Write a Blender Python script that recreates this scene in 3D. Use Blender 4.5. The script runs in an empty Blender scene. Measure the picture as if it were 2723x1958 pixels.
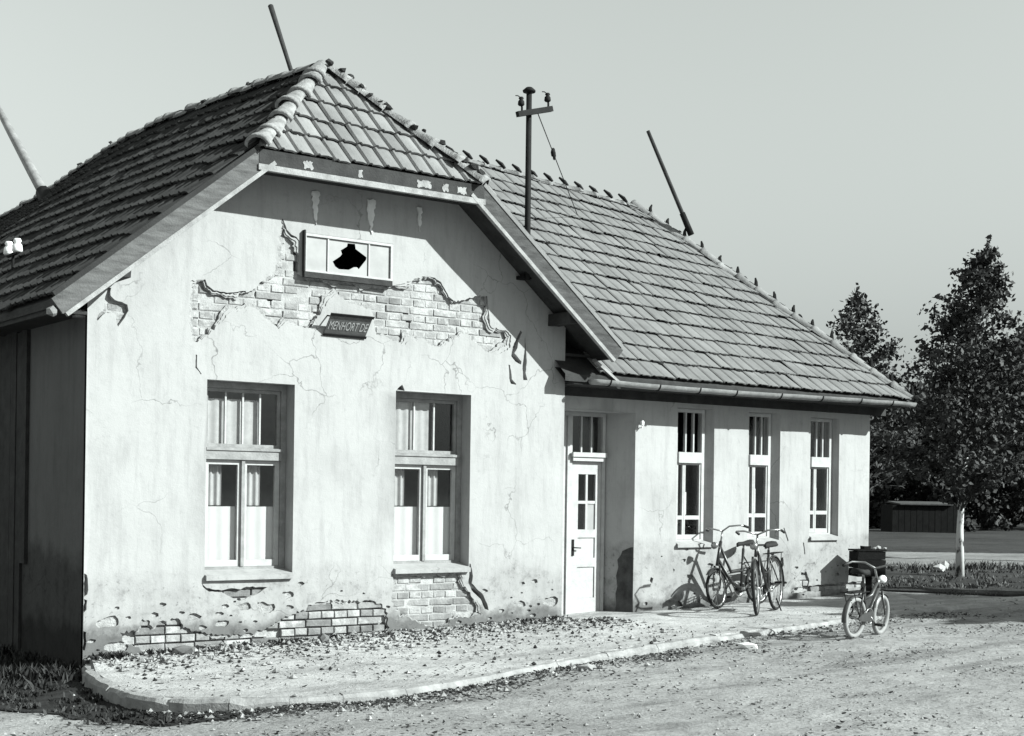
import bpy, bmesh, math, random
import numpy as np
from mathutils import Vector, Matrix, noise
from mathutils.geometry import delaunay_2d_cdt

random.seed(7)
RNG = np.random.default_rng(11)
SC = bpy.context.scene
COL = SC.collection

# ------------------------------------------------------------------ camera, sky, sun, exposure
cam_d = bpy.data.cameras.new('camera')
cam = bpy.data.objects.new('camera', cam_d)
COL.objects.link(cam)
cam_d.sensor_width = 36.0
cam_d.lens = 50.67
cam_d.shift_y = 0.121
cam_d.clip_start = 0.1
cam_d.clip_end = 2000
CAM = Vector((-4.701, -13.152, 1.65))
cam.matrix_world = (Matrix.Translation(CAM) @ Matrix.Rotation(math.radians(-36.17), 4, 'Z')
                    @ Matrix.Rotation(math.radians(90), 4, 'X') @ Matrix.Rotation(0.014, 4, 'Z'))
SC.camera = cam

SUN_TRAVEL = Vector((-0.29, 0.40, -0.30)).normalized()
world = bpy.data.worlds.new('World')
SC.world = world
world.use_nodes = True
wn = world.node_tree.nodes
wl = world.node_tree.links
wn.clear()
sky = wn.new('ShaderNodeTexSky')
sky.sky_type = 'NISHITA'
sky.sun_disc = False
sky.sun_elevation = math.asin(-SUN_TRAVEL.z)
sky.sun_rotation = math.atan2(-SUN_TRAVEL.x, -SUN_TRAVEL.y)
sky.air_density = 8.0
sky.dust_density = 0.0
sky.ozone_density = 1.0
bw = wn.new('ShaderNodeSeparateColor')      # black-and-white film behind an orange filter: the sky's red channel
tint = wn.new('ShaderNodeMix'); tint.data_type = 'RGBA'; tint.blend_type = 'MULTIPLY'
tint.inputs['Factor'].default_value = 1.0
tint.inputs['B'].default_value = (0.925, 1.0, 0.965, 1)
bg = wn.new('ShaderNodeBackground')
bg.inputs['Strength'].default_value = 0.056
wo = wn.new('ShaderNodeOutputWorld')
wl.new(sky.outputs[0], bw.inputs[0])
wl.new(bw.outputs[0], tint.inputs['A'])
wl.new(tint.outputs['Result'], bg.inputs['Color'])
wl.new(bg.outputs[0], wo.inputs['Surface'])

sun_d = bpy.data.lights.new('sun', 'SUN')
sun_d.energy = 5.0
sun_d.angle = math.radians(0.55)
sun_d.color = (0.935, 1.0, 0.970)
sun = bpy.data.objects.new('sun', sun_d)
COL.objects.link(sun)
sun.rotation_euler = SUN_TRAVEL.to_track_quat('-Z', 'Y').to_euler()

SC.view_settings.view_transform = 'Standard'
SC.view_settings.look = 'None'
SC.view_settings.exposure = 1.13
SC.view_settings.gamma = 1.0
SC.view_settings.use_curve_mapping = False
SC.render.engine = 'CYCLES'
SC.cycles.max_bounces = 6
SC.cycles.transparent_max_bounces = 12
SC.cycles.caustics_reflective = False
SC.cycles.caustics_refractive = False


# ------------------------------------------------------------------ materials
def grey(v):
    return (v, v, v, 1.0)


class NT:
    def __init__(self, name):
        self.m = bpy.data.materials.new(name)
        self.m.use_nodes = True
        self.t = self.m.node_tree
        self.n = self.t.nodes
        self.b = self.n['Principled BSDF']
        self.pos = None

    def new(self, kind, **kw):
        x = self.n.new(kind)
        for k, v in kw.items():
            setattr(x, k, v)
        return x

    def link(self, a, b):
        self.t.links.new(a, b)

    def position(self):
        if self.pos is None:
            self.pos = self.new('ShaderNodeNewGeometry').outputs['Position']
        return self.pos

    def noise(self, scale, detail=4, rough=0.6, stretch=None):
        x = self.new('ShaderNodeTexNoise')
        x.inputs['Scale'].default_value = scale
        x.inputs['Detail'].default_value = detail
        x.inputs['Roughness'].default_value = rough
        src = self.position()
        if stretch:
            mp = self.new('ShaderNodeMapping')
            mp.inputs['Scale'].default_value = stretch
            self.link(src, mp.inputs['Vector'])
            src = mp.outputs[0]
        self.link(src, x.inputs['Vector'])
        return x.outputs['Fac']

    def ramp(self, src, stops):
        r = self.new('ShaderNodeValToRGB')
        el = r.color_ramp.elements
        while len(el) < len(stops):
            el.new(0.5)
        for e, (p, v) in zip(el, stops):
            e.position = p
            e.color = grey(v) if not isinstance(v, tuple) else v
        self.link(src, r.inputs[0])
        return r.outputs[0]

    def mul(self, a, b, fac=1.0):
        x = self.new('ShaderNodeMix', data_type='RGBA', blend_type='MULTIPLY')
        x.inputs['Factor'].default_value = fac
        self.link(a, x.inputs['A'])
        self.link(b, x.inputs['B'])
        return x.outputs['Result']

    def mixv(self, f, a, b):
        x = self.new('ShaderNodeMix', data_type='RGBA', blend_type='MIX')
        self.link(f, x.inputs['Factor'])
        self.link(a, x.inputs['A'])
        self.link(b, x.inputs['B'])
        return x.outputs['Result']

    def math(self, op, a, b):
        x = self.new('ShaderNodeMath', operation=op)
        for i, v in enumerate((a, b)):
            if isinstance(v, (int, float)):
                x.inputs[i].default_value = v
            else:
                self.link(v, x.inputs[i])
        return x.outputs[0]

    def bump(self, src, strength, dist):
        x = self.new('ShaderNodeBump')
        x.inputs['Strength'].default_value = strength
        x.inputs['Distance'].default_value = dist
        self.link(src, x.inputs['Height'])
        self.link(x.outputs[0], self.b.inputs['Normal'])

    def color(self, c):
        self.link(c, self.b.inputs['Base Color'])

    def const(self, v):
        x = self.new('ShaderNodeRGB')
        x.outputs[0].default_value = grey(v)
        return x.outputs[0]


ALB = 0.58


def basic(name, v, var=0.25, scale=6.0, bump=0.0, bscale=60.0, rough=0.85, spec=0.25, rnd=0.0, metal=0.0, stretch=None):
    t = NT(name)
    v *= ALB
    c = t.ramp(t.noise(scale, 5, 0.65, stretch), [(0.3, v * (1 - var)), (0.7, v * (1 + var))])
    if rnd:
        oi = t.new('ShaderNodeObjectInfo')
        c = t.mul(c, t.ramp(oi.outputs['Random'], [(0.0, 1 - rnd), (1.0, 1 + rnd * 0.6)]))
    t.color(c)
    t.b.inputs['Roughness'].default_value = rough
    t.b.inputs['Specular IOR Level'].default_value = spec
    t.b.inputs['Metallic'].default_value = metal
    if bump:
        t.bump(t.noise(bscale, 5, 0.6), bump, 0.02)
    return t.m


def plaster_mat(name, v, plinth_z, plinth_v):
    t = NT(name)
    v *= ALB
    c = t.ramp(t.noise(1.3, 6, 0.65), [(0.32, v * 0.91), (0.5, v), (0.72, v * 1.04)])
    c = t.mul(c, t.ramp(t.noise(2.2, 5, 0.7, (3.5, 3.5, 0.5)), [(0.33, 0.86), (0.52, 1.0)]))
    c = t.mul(c, t.ramp(t.noise(14, 5, 0.7), [(0.30, 0.90), (0.45, 1.0)]))
    wp = t.new('ShaderNodeVectorMath', operation='ADD')
    nz = t.new('ShaderNodeTexNoise'); nz.inputs['Scale'].default_value = 2.5; nz.inputs['Detail'].default_value = 5
    t.link(t.position(), nz.inputs['Vector'])
    sc = t.new('ShaderNodeVectorMath', operation='SCALE'); sc.inputs['Scale'].default_value = 0.5
    t.link(nz.outputs['Color'], sc.inputs[0]); t.link(t.position(), wp.inputs[0]); t.link(sc.outputs[0], wp.inputs[1])
    vo = t.new('ShaderNodeTexVoronoi', feature='DISTANCE_TO_EDGE'); vo.inputs['Scale'].default_value = 1.15
    t.link(wp.outputs[0], vo.inputs['Vector'])
    hair = t.ramp(vo.outputs['Distance'], [(0.0, 0.0), (0.006, 1.0)])
    hair = t.mixv(t.ramp(t.noise(0.9, 3, 0.5), [(0.50, 0.0), (0.60, 0.55)]), t.const(1.0), hair)
    c = t.mul(c, hair)
    c = t.mul(c, t.ramp(t.noise(0.8, 4, 0.55), [(0.30, 0.86), (0.46, 1.0)]))
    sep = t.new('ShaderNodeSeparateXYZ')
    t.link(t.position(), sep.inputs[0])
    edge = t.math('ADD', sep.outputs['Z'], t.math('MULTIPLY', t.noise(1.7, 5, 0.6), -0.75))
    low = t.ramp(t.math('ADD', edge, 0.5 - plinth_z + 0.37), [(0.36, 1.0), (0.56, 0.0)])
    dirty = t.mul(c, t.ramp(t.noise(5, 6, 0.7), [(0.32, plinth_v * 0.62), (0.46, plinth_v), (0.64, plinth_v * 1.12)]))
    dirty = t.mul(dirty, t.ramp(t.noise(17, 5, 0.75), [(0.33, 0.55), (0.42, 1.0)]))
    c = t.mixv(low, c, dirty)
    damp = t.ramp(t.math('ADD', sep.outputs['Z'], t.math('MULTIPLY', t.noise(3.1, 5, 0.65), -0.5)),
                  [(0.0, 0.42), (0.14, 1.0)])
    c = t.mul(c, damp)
    spots = t.ramp(t.math('ADD', t.noise(4.3, 5, 0.7), t.math('MULTIPLY', sep.outputs['Z'], 0.28)), [(0.33, 0.25), (0.42, 1.0)])
    c = t.mul(c, spots)
    t.color(c)
    t.b.inputs['Roughness'].default_value = 0.92
    t.b.inputs['Specular IOR Level'].default_value = 0.15
    h = t.math('ADD', t.noise(9, 6, 0.6), t.math('MULTIPLY', t.noise(70, 3, 0.5), 0.25))
    t.bump(h, 0.2, 0.03)
    return t.m


def ground_mat(name, v, speck, scale=1.0):
    t = NT(name)
    v *= ALB
    c = t.ramp(t.noise(0.35 * scale, 6, 0.62), [(0.32, v * 0.78), (0.52, v), (0.7, v * 1.18)])
    c = t.mul(c, t.ramp(t.noise(2.6 * scale, 6, 0.72), [(0.3, 0.70), (0.55, 1.0), (0.75, 1.12)]))
    c = t.mul(c, t.ramp(t.noise(26 * scale, 4, 0.7), [(0.3, 1 - speck), (0.46, 1.0), (0.74, 1.2)]))
    c = t.mul(c, t.ramp(t.noise(9 * scale, 6, 0.75), [(0.32, 0.55), (0.42, 1.0)]))
    c = t.mul(c, t.ramp(t.noise(1.1, 6, 0.7, (0.35, 1.6, 1)), [(0.33, 0.62), (0.47, 1.0), (0.7, 1.1)]))
    c = t.mul(c, t.ramp(t.noise(60 * scale, 3, 0.7), [(0.28, 0.45), (0.40, 1.0)]))
    t.color(c)
    t.b.inputs['Roughness'].default_value = 0.95
    t.b.inputs['Specular IOR Level'].default_value = 0.1
    h = t.math('ADD', t.noise(3.5, 5, 0.6), t.math('MULTIPLY', t.noise(38, 5, 0.65), 0.35))
    t.bump(h, 0.6, 0.06)
    return t.m


def leaf_mat(name, v, trans=0.15):
    t = NT(name)
    oi = t.noise(3.0, 3, 0.6)
    t.color(t.ramp(oi, [(0.3, v * 0.6), (0.7, v * 1.4)]))
    t.b.inputs['Roughness'].default_value = 0.65
    t.b.inputs['Specular IOR Level'].default_value = 0.25
    return t.m


def glass_mat(name, mirror=0.22):
    t = NT(name)
    tr = t.new('ShaderNodeBsdfTransparent')
    tr.inputs[0].default_value = grey(0.93)
    gl = t.new('ShaderNodeBsdfGlossy')
    gl.inputs['Roughness'].default_value = 0.06
    gl.inputs[0].default_value = grey(0.9)
    lw = t.new('ShaderNodeLayerWeight')
    lw.inputs[0].default_value = 0.5
    f = t.math('ADD', t.math('MULTIPLY', t.math('POWER', lw.outputs['Facing'], 4), mirror), 0.04)
    mx = t.new('ShaderNodeMixShader')
    t.link(f, mx.inputs[0])
    t.link(tr.outputs[0], mx.inputs[1])
    t.link(gl.outputs[0], mx.inputs[2])
    t.link(mx.outputs[0], t.n['Material Output'].inputs[0])
    return t.m


M = {}
M['plaster'] = plaster_mat('whitewashed_plaster', 0.53, 0.84, 0.86)
M['plaster_wing'] = plaster_mat('wing_plaster', 0.56, 1.04, 0.80)
M['plaster_side'] = plaster_mat('shaded_side_plaster', 0.20, 1.05, 0.5)  # the side wall's shade put into its base colour, over a damp foot
M['mortar'] = basic('lime_mortar', 0.50, 0.3, 9, 0.5, 60)
def smeared(name, v, m):
    t = NT(name); v *= ALB
    oi = t.new('ShaderNodeObjectInfo')
    c = t.ramp(t.noise(11, 5, 0.7), [(0.3, v * .75), (0.7, v * 1.15)])
    c = t.mul(c, t.ramp(oi.outputs['Random'], [(0.0, .88), (1.0, 1.05)]))
    c = t.mixv(t.ramp(t.noise(5.5, 6, 0.7), [(0.48, 0.0), (0.58, 1.0)]), c, t.const(m * ALB))
    t.color(c); t.b.inputs['Roughness'].default_value = .95; t.b.inputs['Specular IOR Level'].default_value = .1
    t.bump(t.noise(38, 5, 0.65), .6, .02)
    return t.m
M['brick'] = smeared('whitewashed_brick', 0.46, 0.60)
M['brick_raw'] = basic('weathered_brick', 0.34, 0.35, 8, 0.5, 45, rnd=0.35)
M['undercoat'] = basic('crumbling_undercoat', 0.46, 0.35, 14, 0.8, 50)
M['lime'] = basic('fresh_lime_run', 1.0, 0.2, 9)
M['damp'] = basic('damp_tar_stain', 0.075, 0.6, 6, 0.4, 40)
M['void'] = basic('crack_gap_dark', 0.03, 0.3, 9)  # near-black backing: the shade deep in the cracks put into colour
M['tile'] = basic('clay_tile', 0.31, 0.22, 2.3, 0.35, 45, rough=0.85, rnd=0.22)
M['tile_flat'] = basic('pale_clay_tile', 0.245, 0.2, 2.3, 0.3, 45, rough=0.85, rnd=0.12)
M['tile_shaded'] = basic('shaded_clay_tile', 0.045, 0.35, 2.3, 0.35, 45, rough=0.85, rnd=0.22)  # darker copy of the clay tile; the left slope's shade is in the colour
M['cap'] = basic('ridge_cap_clay', 0.30, 0.35, 5, 0.5, 40, rnd=0.15)
M['cap_white'] = basic('mortared_hip_cap', 0.37, 0.45, 9, 0.8, 40, rnd=0.1)
M['moss'] = basic('roof_moss', 0.035, 0.5, 20, 0.6, 80)
M['wood'] = basic('weathered_wood', 0.15, 0.4, 5, 0.4, 50, stretch=(1, 1, 5))
M['wood_dark'] = basic('dark_tarred_wood', 0.05, 0.4, 6, 0.4, 50)
M['wood_black'] = basic('black_wood', 0.014, 0.4, 6, 0.4, 50, spec=0.1)
M['wood_mid'] = basic('sooty_wood', 0.095, 0.45, 5, 0.4, 50, stretch=(1, 1, 5))
M['wood_pale'] = basic('flaking_pale_wood', 0.42, 0.3, 9, 0.4, 60)
M['paint'] = basic('old_white_paint', 0.60, 0.14, 9, 0.25, 60, rough=0.6)
M['frame'] = basic('grey_window_paint', 0.36, 0.25, 9, 0.3, 60, rough=0.7)
M['curtain'] = basic('white_curtain', 0.86, 0.05, 5, rough=0.9)
M['lace'] = basic('grey_lace_curtain', 0.66, 0.15, 8, rough=0.9)
M['dusty'] = basic('dusty_glass', 0.44, 0.15, 4, rough=0.35, spec=0.5)
M['glass'] = glass_mat('window_glass')
M['metal'] = basic('dark_iron', 0.016, 0.4, 9, 0.2, 80, rough=0.75, spec=0.15)
M['zinc'] = basic('weathered_zinc', 0.34, 0.35, 5, 0.3, 30, rough=0.55, spec=0.5)
M['chrome'] = basic('dull_chrome', 0.55, 0.1, 9, rough=0.3, spec=0.5, metal=0.8)
M['porcelain'] = basic('white_porcelain', 1.2, 0.05, 9, rough=0.25, spec=0.5)
M['rubber'] = basic('black_rubber', 0.025, 0.2, 9, rough=0.8)
M['whitewall'] = basic('white_tyre', 0.38, 0.12, 9, rough=0.7)
M['bike_dark'] = basic('dark_cycle_enamel', 0.03, 0.2, 9, rough=0.35, spec=0.5)
M['bike_mid'] = basic('grey_cycle_enamel', 0.10, 0.2, 9, rough=0.35, spec=0.5)
M['bike_pale'] = basic('pale_cycle_enamel', 0.07, 0.2, 9, rough=0.35, spec=0.5)
M['sign'] = basic('dark_sign_enamel', 0.15, 0.3, 6, rough=0.55)
M['letter'] = basic('sign_letter_paint', 0.62, 0.15, 30, rough=0.6)
M['ground'] = ground_mat('trodden_gravel', 0.44, 0.45)
M['walk'] = ground_mat('worn_pavement', 0.60, 0.35, 1.4)
M['kerb'] = basic('kerb_concrete', 0.41, 0.35, 6, 0.5, 40)
M['road'] = ground_mat('pale_road', 0.34, 0.15, 0.8)
M['verge'] = ground_mat('thin_turf', 0.075, 0.5)
M['leaf'] = leaf_mat('birch_leaf', 0.032)
M['leaf_dark'] = leaf_mat('dense_dark_leaf', 0.024)
M['bark'] = basic('brown_bark', 0.06, 0.4, 9, 0.6, 30)
t_ = NT('birch_bark')
t_.color(t_.ramp(t_.noise(9, 4, 0.7, (1, 1, 0.45)), [(0.38, 0.05), (0.46, 0.5), (0.7, 0.62)]))
M['birch'] = t_.m
M['litter'] = basic('dead_leaf', 0.035, 0.6, 5, rough=0.9)
M['stone'] = basic('rubble_chip', 0.40, 0.5, 11, 0.4, 60)
M['weed'] = leaf_mat('weed_leaf', 0.022)
M['soil'] = ground_mat('dark_soil', 0.05, 0.5)
M['grass'] = leaf_mat('grass_blade', 0.06)


# ------------------------------------------------------------------ object helpers
def link(o, parent=None):
    COL.objects.link(o)
    if parent is not None:
        o.parent = parent
    return o


def tag(o, label=None, cat=None, group=None, kind=None):
    if label: o['label'] = label
    if cat: o['category'] = cat
    if group: o['group'] = group
    if kind: o['kind'] = kind
    return o


def empty(name, loc=(0, 0, 0), rotz=0.0, parent=None):
    o = bpy.data.objects.new(name, None)
    o.location = loc
    o.rotation_euler = (0, 0, rotz)
    o.empty_display_size = 0.2
    return link(o, parent)


class MB:
    """collects vertices and faces; build() links one mesh object"""
    def __init__(self):
        self.v = []
        self.f = []

    def face(self, pts):
        i = len(self.v)
        self.v += [tuple(p) for p in pts]
        self.f.append(tuple(range(i, i + len(pts))))

    def hexa(self, p):
        i = len(self.v)
        self.v += [tuple(q) for q in p]
        for a in ((0, 3, 2, 1), (4, 5, 6, 7), (0, 1, 5, 4), (1, 2, 6, 5), (2, 3, 7, 6), (3, 0, 4, 7)):
            self.f.append(tuple(i + k for k in a))

    def box(self, x0, x1, y0, y1, z0, z1, j=0.0):
        r = lambda: random.uniform(-j, j) if j else 0.0
        self.hexa([(x + r(), y + r(), z + r()) for z in (z0, z1) for x, y in ((x0, y0), (x1, y0), (x1, y1), (x0, y1))])
        return self

    def beam(self, a, b, w, h, up=(0, 0, 1)):
        """bar from a to b, width w sideways, height h along up"""
        a = Vector(a); b = Vector(b)
        d = (b - a).normalized()
        s = d.cross(Vector(up)).normalized()
        u = s.cross(d).normalized()
        self.hexa([q + s * sx * w / 2 + u * su * h / 2 for q, in ((a,),) for su in (-1,) for sx in (-1, 1)][:0] or
                  [a - s * w / 2 - u * h / 2, b - s * w / 2 - u * h / 2, b + s * w / 2 - u * h / 2, a + s * w / 2 - u * h / 2,
                   a - s * w / 2 + u * h / 2, b - s * w / 2 + u * h / 2, b + s * w / 2 + u * h / 2, a + s * w / 2 + u * h / 2])
        return self

    def tube(self, pts, r, n=8, closed=False, caps=True):
        pts = [Vector(p) for p in pts]
        rs = r if isinstance(r, (list, tuple)) else [r] * len(pts)
        base = len(self.v)
        m = len(pts)
        ref = None
        for k, p in enumerate(pts):
            if closed:
                d = pts[(k + 1) % m] - pts[k - 1]
            else:
                d = pts[min(k + 1, m - 1)] - pts[max(k - 1, 0)]
            d.normalize()
            if ref is None:
                ref = Vector((0, 0, 1)) if abs(d.z) < 0.9 else Vector((1, 0, 0))
            s = d.cross(ref)
            if s.length < 1e-4:
                s = d.cross(Vector((0, 1, 0.1)))
            s.normalize()
            u = s.cross(d).normalized()
            ref = u
            for q in range(n):
                a = 2 * math.pi * q / n
                self.v.append(tuple(p + (s * math.cos(a) + u * math.sin(a)) * rs[k]))
        for k in range(m if closed else m - 1):
            k2 = (k + 1) % m
            for q in range(n):
                q2 = (q + 1) % n
                self.f.append((base + k * n + q, base + k * n + q2, base + k2 * n + q2, base + k2 * n + q))
        if caps and not closed:
            self.f.append(tuple(base + q for q in range(n))[::-1])
            self.f.append(tuple(base + (m - 1) * n + q for q in range(n)))
        return self

    def lathe(self, prof, c, n=12, axis=None):
        base = len(self.v)
        c = Vector(c)
        for r, z in prof:
            for q in range(n):
                a = 2 * math.pi * q / n
                self.v.append(tuple(c + Vector((r * math.cos(a), r * math.sin(a), z))))
        for k in range(len(prof) - 1):
            for q in range(n):
                q2 = (q + 1) % n
                self.f.append((base + k * n + q, base + k * n + q2, base + (k + 1) * n + q2, base + (k + 1) * n + q))
        return self

    def lump(self, c, r, squash=(1, 1, 1), j=0.25):
        bm = bmesh.new()
        bmesh.ops.create_icosphere(bm, subdivisions=1, radius=1.0)
        i = len(self.v)
        for v in bm.verts:
            k = 1 + random.uniform(-j, j)
            self.v.append((c[0] + v.co.x * r * squash[0] * k, c[1] + v.co.y * r * squash[1] * k, c[2] + v.co.z * r * squash[2] * k))
        bm.verts.index_update()
        for f in bm.faces:
            self.f.append(tuple(i + v.index for v in f.verts))
        bm.free()
        return self

    def mesh(self, name, mat, smooth=False):
        me = bpy.data.meshes.new(name)
        me.from_pydata(self.v, [], self.f)
        if mat is not None:
            me.materials.append(mat)
        if smooth:
            me.polygons.foreach_set('use_smooth', [True] * len(me.polygons))
        me.update()
        return me

    def build(self, name, mat, parent=None, smooth=False, kind=None):
        me = self.mesh(name, mat, smooth)
        bm = bmesh.new()
        bm.from_mesh(me)
        bmesh.ops.recalc_face_normals(bm, faces=bm.faces)
        bm.to_mesh(me)
        bm.free()
        o = bpy.data.objects.new(name, me)
        if kind: o['kind'] = kind
        return link(o, parent)


def quads_object(name, V, mat, parent=None, kind=None, k=4):
    """numpy (n*k,3) vertices, every k of them one face"""
    V = np.asarray(V, dtype=np.float32)
    nv = len(V); nf = nv // k
    me = bpy.data.meshes.new(name)
    me.vertices.add(nv)
    me.vertices.foreach_set('co', V.ravel())
    me.loops.add(nv)
    me.loops.foreach_set('vertex_index', np.arange(nv, dtype=np.int32))
    me.polygons.add(nf)
    me.polygons.foreach_set('loop_start', np.arange(0, nv, k, dtype=np.int32))
    me.polygons.foreach_set('loop_total', np.full(nf, k, dtype=np.int32))
    me.materials.append(mat)
    me.update(calc_edges=True)
    o = bpy.data.objects.new(name, me)
    if kind: o['kind'] = kind
    return link(o, parent)


def inside(p, poly):
    x, y = p
    c = False
    j = len(poly) - 1
    for i in range(len(poly)):
        xi, yi = poly[i]; xj, yj = poly[j]
        if (yi > y) != (yj > y) and x < (xj - xi) * (y - yi) / (yj - yi) + xi:
            c = not c
        j = i
    return c


def ragged(poly, step=0.035, amp=0.010):
    out = []
    n = len(poly)
    for i in range(n):
        a = Vector(poly[i]); b = Vector(poly[(i + 1) % n])
        L = (b - a).length
        k = max(1, int(L / step))
        nrm = Vector((-(b - a).y, (b - a).x)) / max(L, 1e-6)
        for q in range(k):
            t = q / k
            out.append(tuple(a.lerp(b, t) + nrm * (random.uniform(-amp, amp) if q else 0)))
    return out


def rect(x0, x1, z0, z1):
    return [(x0, z0), (x1, z0), (x1, z1), (x0, z1)]


def sheet(name, outer, holes, y0, mat, parent, grid=0.3, wave=0.0, edge=0.05, smooth=True):
    """a standing skin in the plane Y = y0 cut by holes [(polygon, depth of its sides)]; real thickness at every edge"""
    pts = []; edges = []
    def loop(poly):
        i = len(pts)
        pts.extend(Vector(p) for p in poly)
        n = len(poly)
        edges.extend((i + k, i + (k + 1) % n) for k in range(n))
    loop(outer)
    for h, d in holes:
        loop(h)
    xs = [p[0] for p in outer]; zs = [p[1] for p in outer]
    x = min(xs) + grid / 2
    while x < max(xs):
        z = min(zs) + grid / 2
        while z < max(zs):
            pts.append(Vector((x + random.uniform(-.3, .3) * grid, z + random.uniform(-.3, .3) * grid)))
            z += grid
        x += grid
    V, E, F, *_ = delaunay_2d_cdt(pts, edges, [], 0, 1e-5)
    keep = []
    for f in F:
        c = ((V[f[0]].x + V[f[1]].x + V[f[2]].x) / 3, (V[f[0]].y + V[f[1]].y + V[f[2]].y) / 3)
        if inside(c, outer) and not any(inside(c, h) for h, d in holes):
            keep.append(f)
    def yy(p):
        return y0 + (wave * (noise.noise(Vector((p.x * 1.4, p.y * 1.4, y0 * 3))) + 0.35 * noise.noise(Vector((p.x * 5, p.y * 5, 3)))) if wave else 0)
    verts = [(p.x, yy(p), p.y) for p in V]
    faces = []
    cnt = {}
    for f in keep:
        a, b, c = f
        ar = (V[b].x - V[a].x) * (V[c].y - V[a].y) - (V[c].x - V[a].x) * (V[b].y - V[a].y)
        f = (a, b, c) if ar > 0 else (a, c, b)      # faces look towards -Y
        faces.append(f)
        for i in range(3):
            e = (f[i], f[(i + 1) % 3])
            k = (min(e), max(e))
            cnt.setdefault(k, []).append(e)
    nfront = len(faces)
    for k, es in cnt.items():
        if len(es) == 1:
            a, b = es[0]
            mx = (V[a].x + V[b].x) / 2; mz = (V[a].y + V[b].y) / 2
            dx = V[b].x - V[a].x; dz = V[b].y - V[a].y
            L = math.hypot(dx, dz) + 1e-9
            q = (mx + dz / L * 0.002, mz - dx / L * 0.002)
            d = edge
            for h, hd in holes:
                if inside(q, h):
                    d = hd
                    break
            i = len(verts)
            va, vb = verts[a], verts[b]
            if isinstance(d, tuple):       # splayed reveal: (depth, outer x0, x1, inner x0, x1)
                fx = lambda x: d[3] + (x - d[1]) / (d[2] - d[1]) * (d[4] - d[3])
                dep = d[0]
            else:
                fx = lambda x: x
                dep = d
            verts += [va, vb, (fx(vb[0]), y0 + dep, vb[2]), (fx(va[0]), y0 + dep, va[2])]
            faces.append((i + 1, i, i + 3, i + 2))
    used = sorted({i for f in faces for i in f}); remap = {k: i for i, k in enumerate(used)}
    verts = [verts[k] for k in used]; faces = [tuple(remap[i] for i in f) for f in faces]
    me = bpy.data.meshes.new(name)
    me.from_pydata(verts, [], faces)
    me.materials.append(mat)
    if smooth:
        me.polygons.foreach_set('use_smooth', [i < nfront for i in range(len(faces))])
    me.update()
    return link(bpy.data.objects.new(name, me), parent)


def interp(x, xs, ys):
    return float(np.interp(x, xs, ys))


# ------------------------------------------------------------------ ground
def gz(x, y):
    return max(-0.16, min(0.40, 0.027 * x))


GROUND_DROP = 0.065
def ground_z(x, y):
    z = gz(x, y) - GROUND_DROP
    z += 0.018 * noise.noise(Vector((x * 0.22 + y * .1, y * 1.5, 3.3)))
    z += 0.035 * noise.noise(Vector((x * 0.35, y * 0.35, 1.7))) + 0.012 * noise.noise(Vector((x * 1.3, y * 1.3, 4)))
    if x < 0.6:                       # falls away round the left corner of the pavement
        z -= 0.10 * min(1.0, max(0.0, (0.6 - x) / 1.2)) * (1 if y > -3.4 else max(0, 1 - (-3.4 - y) / 1.5))
    if x > 10.5:
        z += GROUND_DROP * min(1, (x - 10.5) / 1.5)
    return z


def ground_sheet():
    xs = np.concatenate([np.arange(-420, -12, 40), np.arange(-12, 24, 0.35), np.arange(24, 60, 4), np.arange(60, 440, 40)])
    ys = np.concatenate([np.arange(-220, -15, 40), np.arange(-15, 12, 0.35), np.arange(12, 60, 4), np.arange(60, 440, 40)])
    mb = MB()
    nx, ny = len(xs), len(ys)
    for y in ys:
        for x in xs:
            mb.v.append((x, y, ground_z(x, y)))
    for j in range(ny - 1):
        for i in range(nx - 1):
            mb.f.append((j * nx + i, j * nx + i + 1, (j + 1) * nx + i + 1, (j + 1) * nx + i))
    o = mb.build('ground', M['ground'], smooth=True)
    tag(o, kind='structure')


ground_sheet()

KERB = [(-0.03, -0.03), (-0.2, -0.6), (-0.31, -1.22), (-0.36, -1.72), (-0.35, -2.09), (-0.27, -2.36), (-0.08, -2.62), (0.14, -2.82), (0.43, -3.0),
        (0.74, -3.14), (1.1, -3.22), (1.5, -3.24), (2.0, -3.17), (2.56, -3.04), (3.2, -2.83), (3.91, -2.61), (4.62, -2.44),
        (5.35, -2.29), (6.92, -2.06), (8.51, -1.94), (10.42, -1.82), (12.4, -2.0), (14.5, -2.6), (17.0, -3.6)]
FAR = [(17.0, -2.8), (14.5, -1.95), (12.3, -1.45), (10.9, -0.95), (11.6, 0.0), (11.6, 1.3)]


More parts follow.
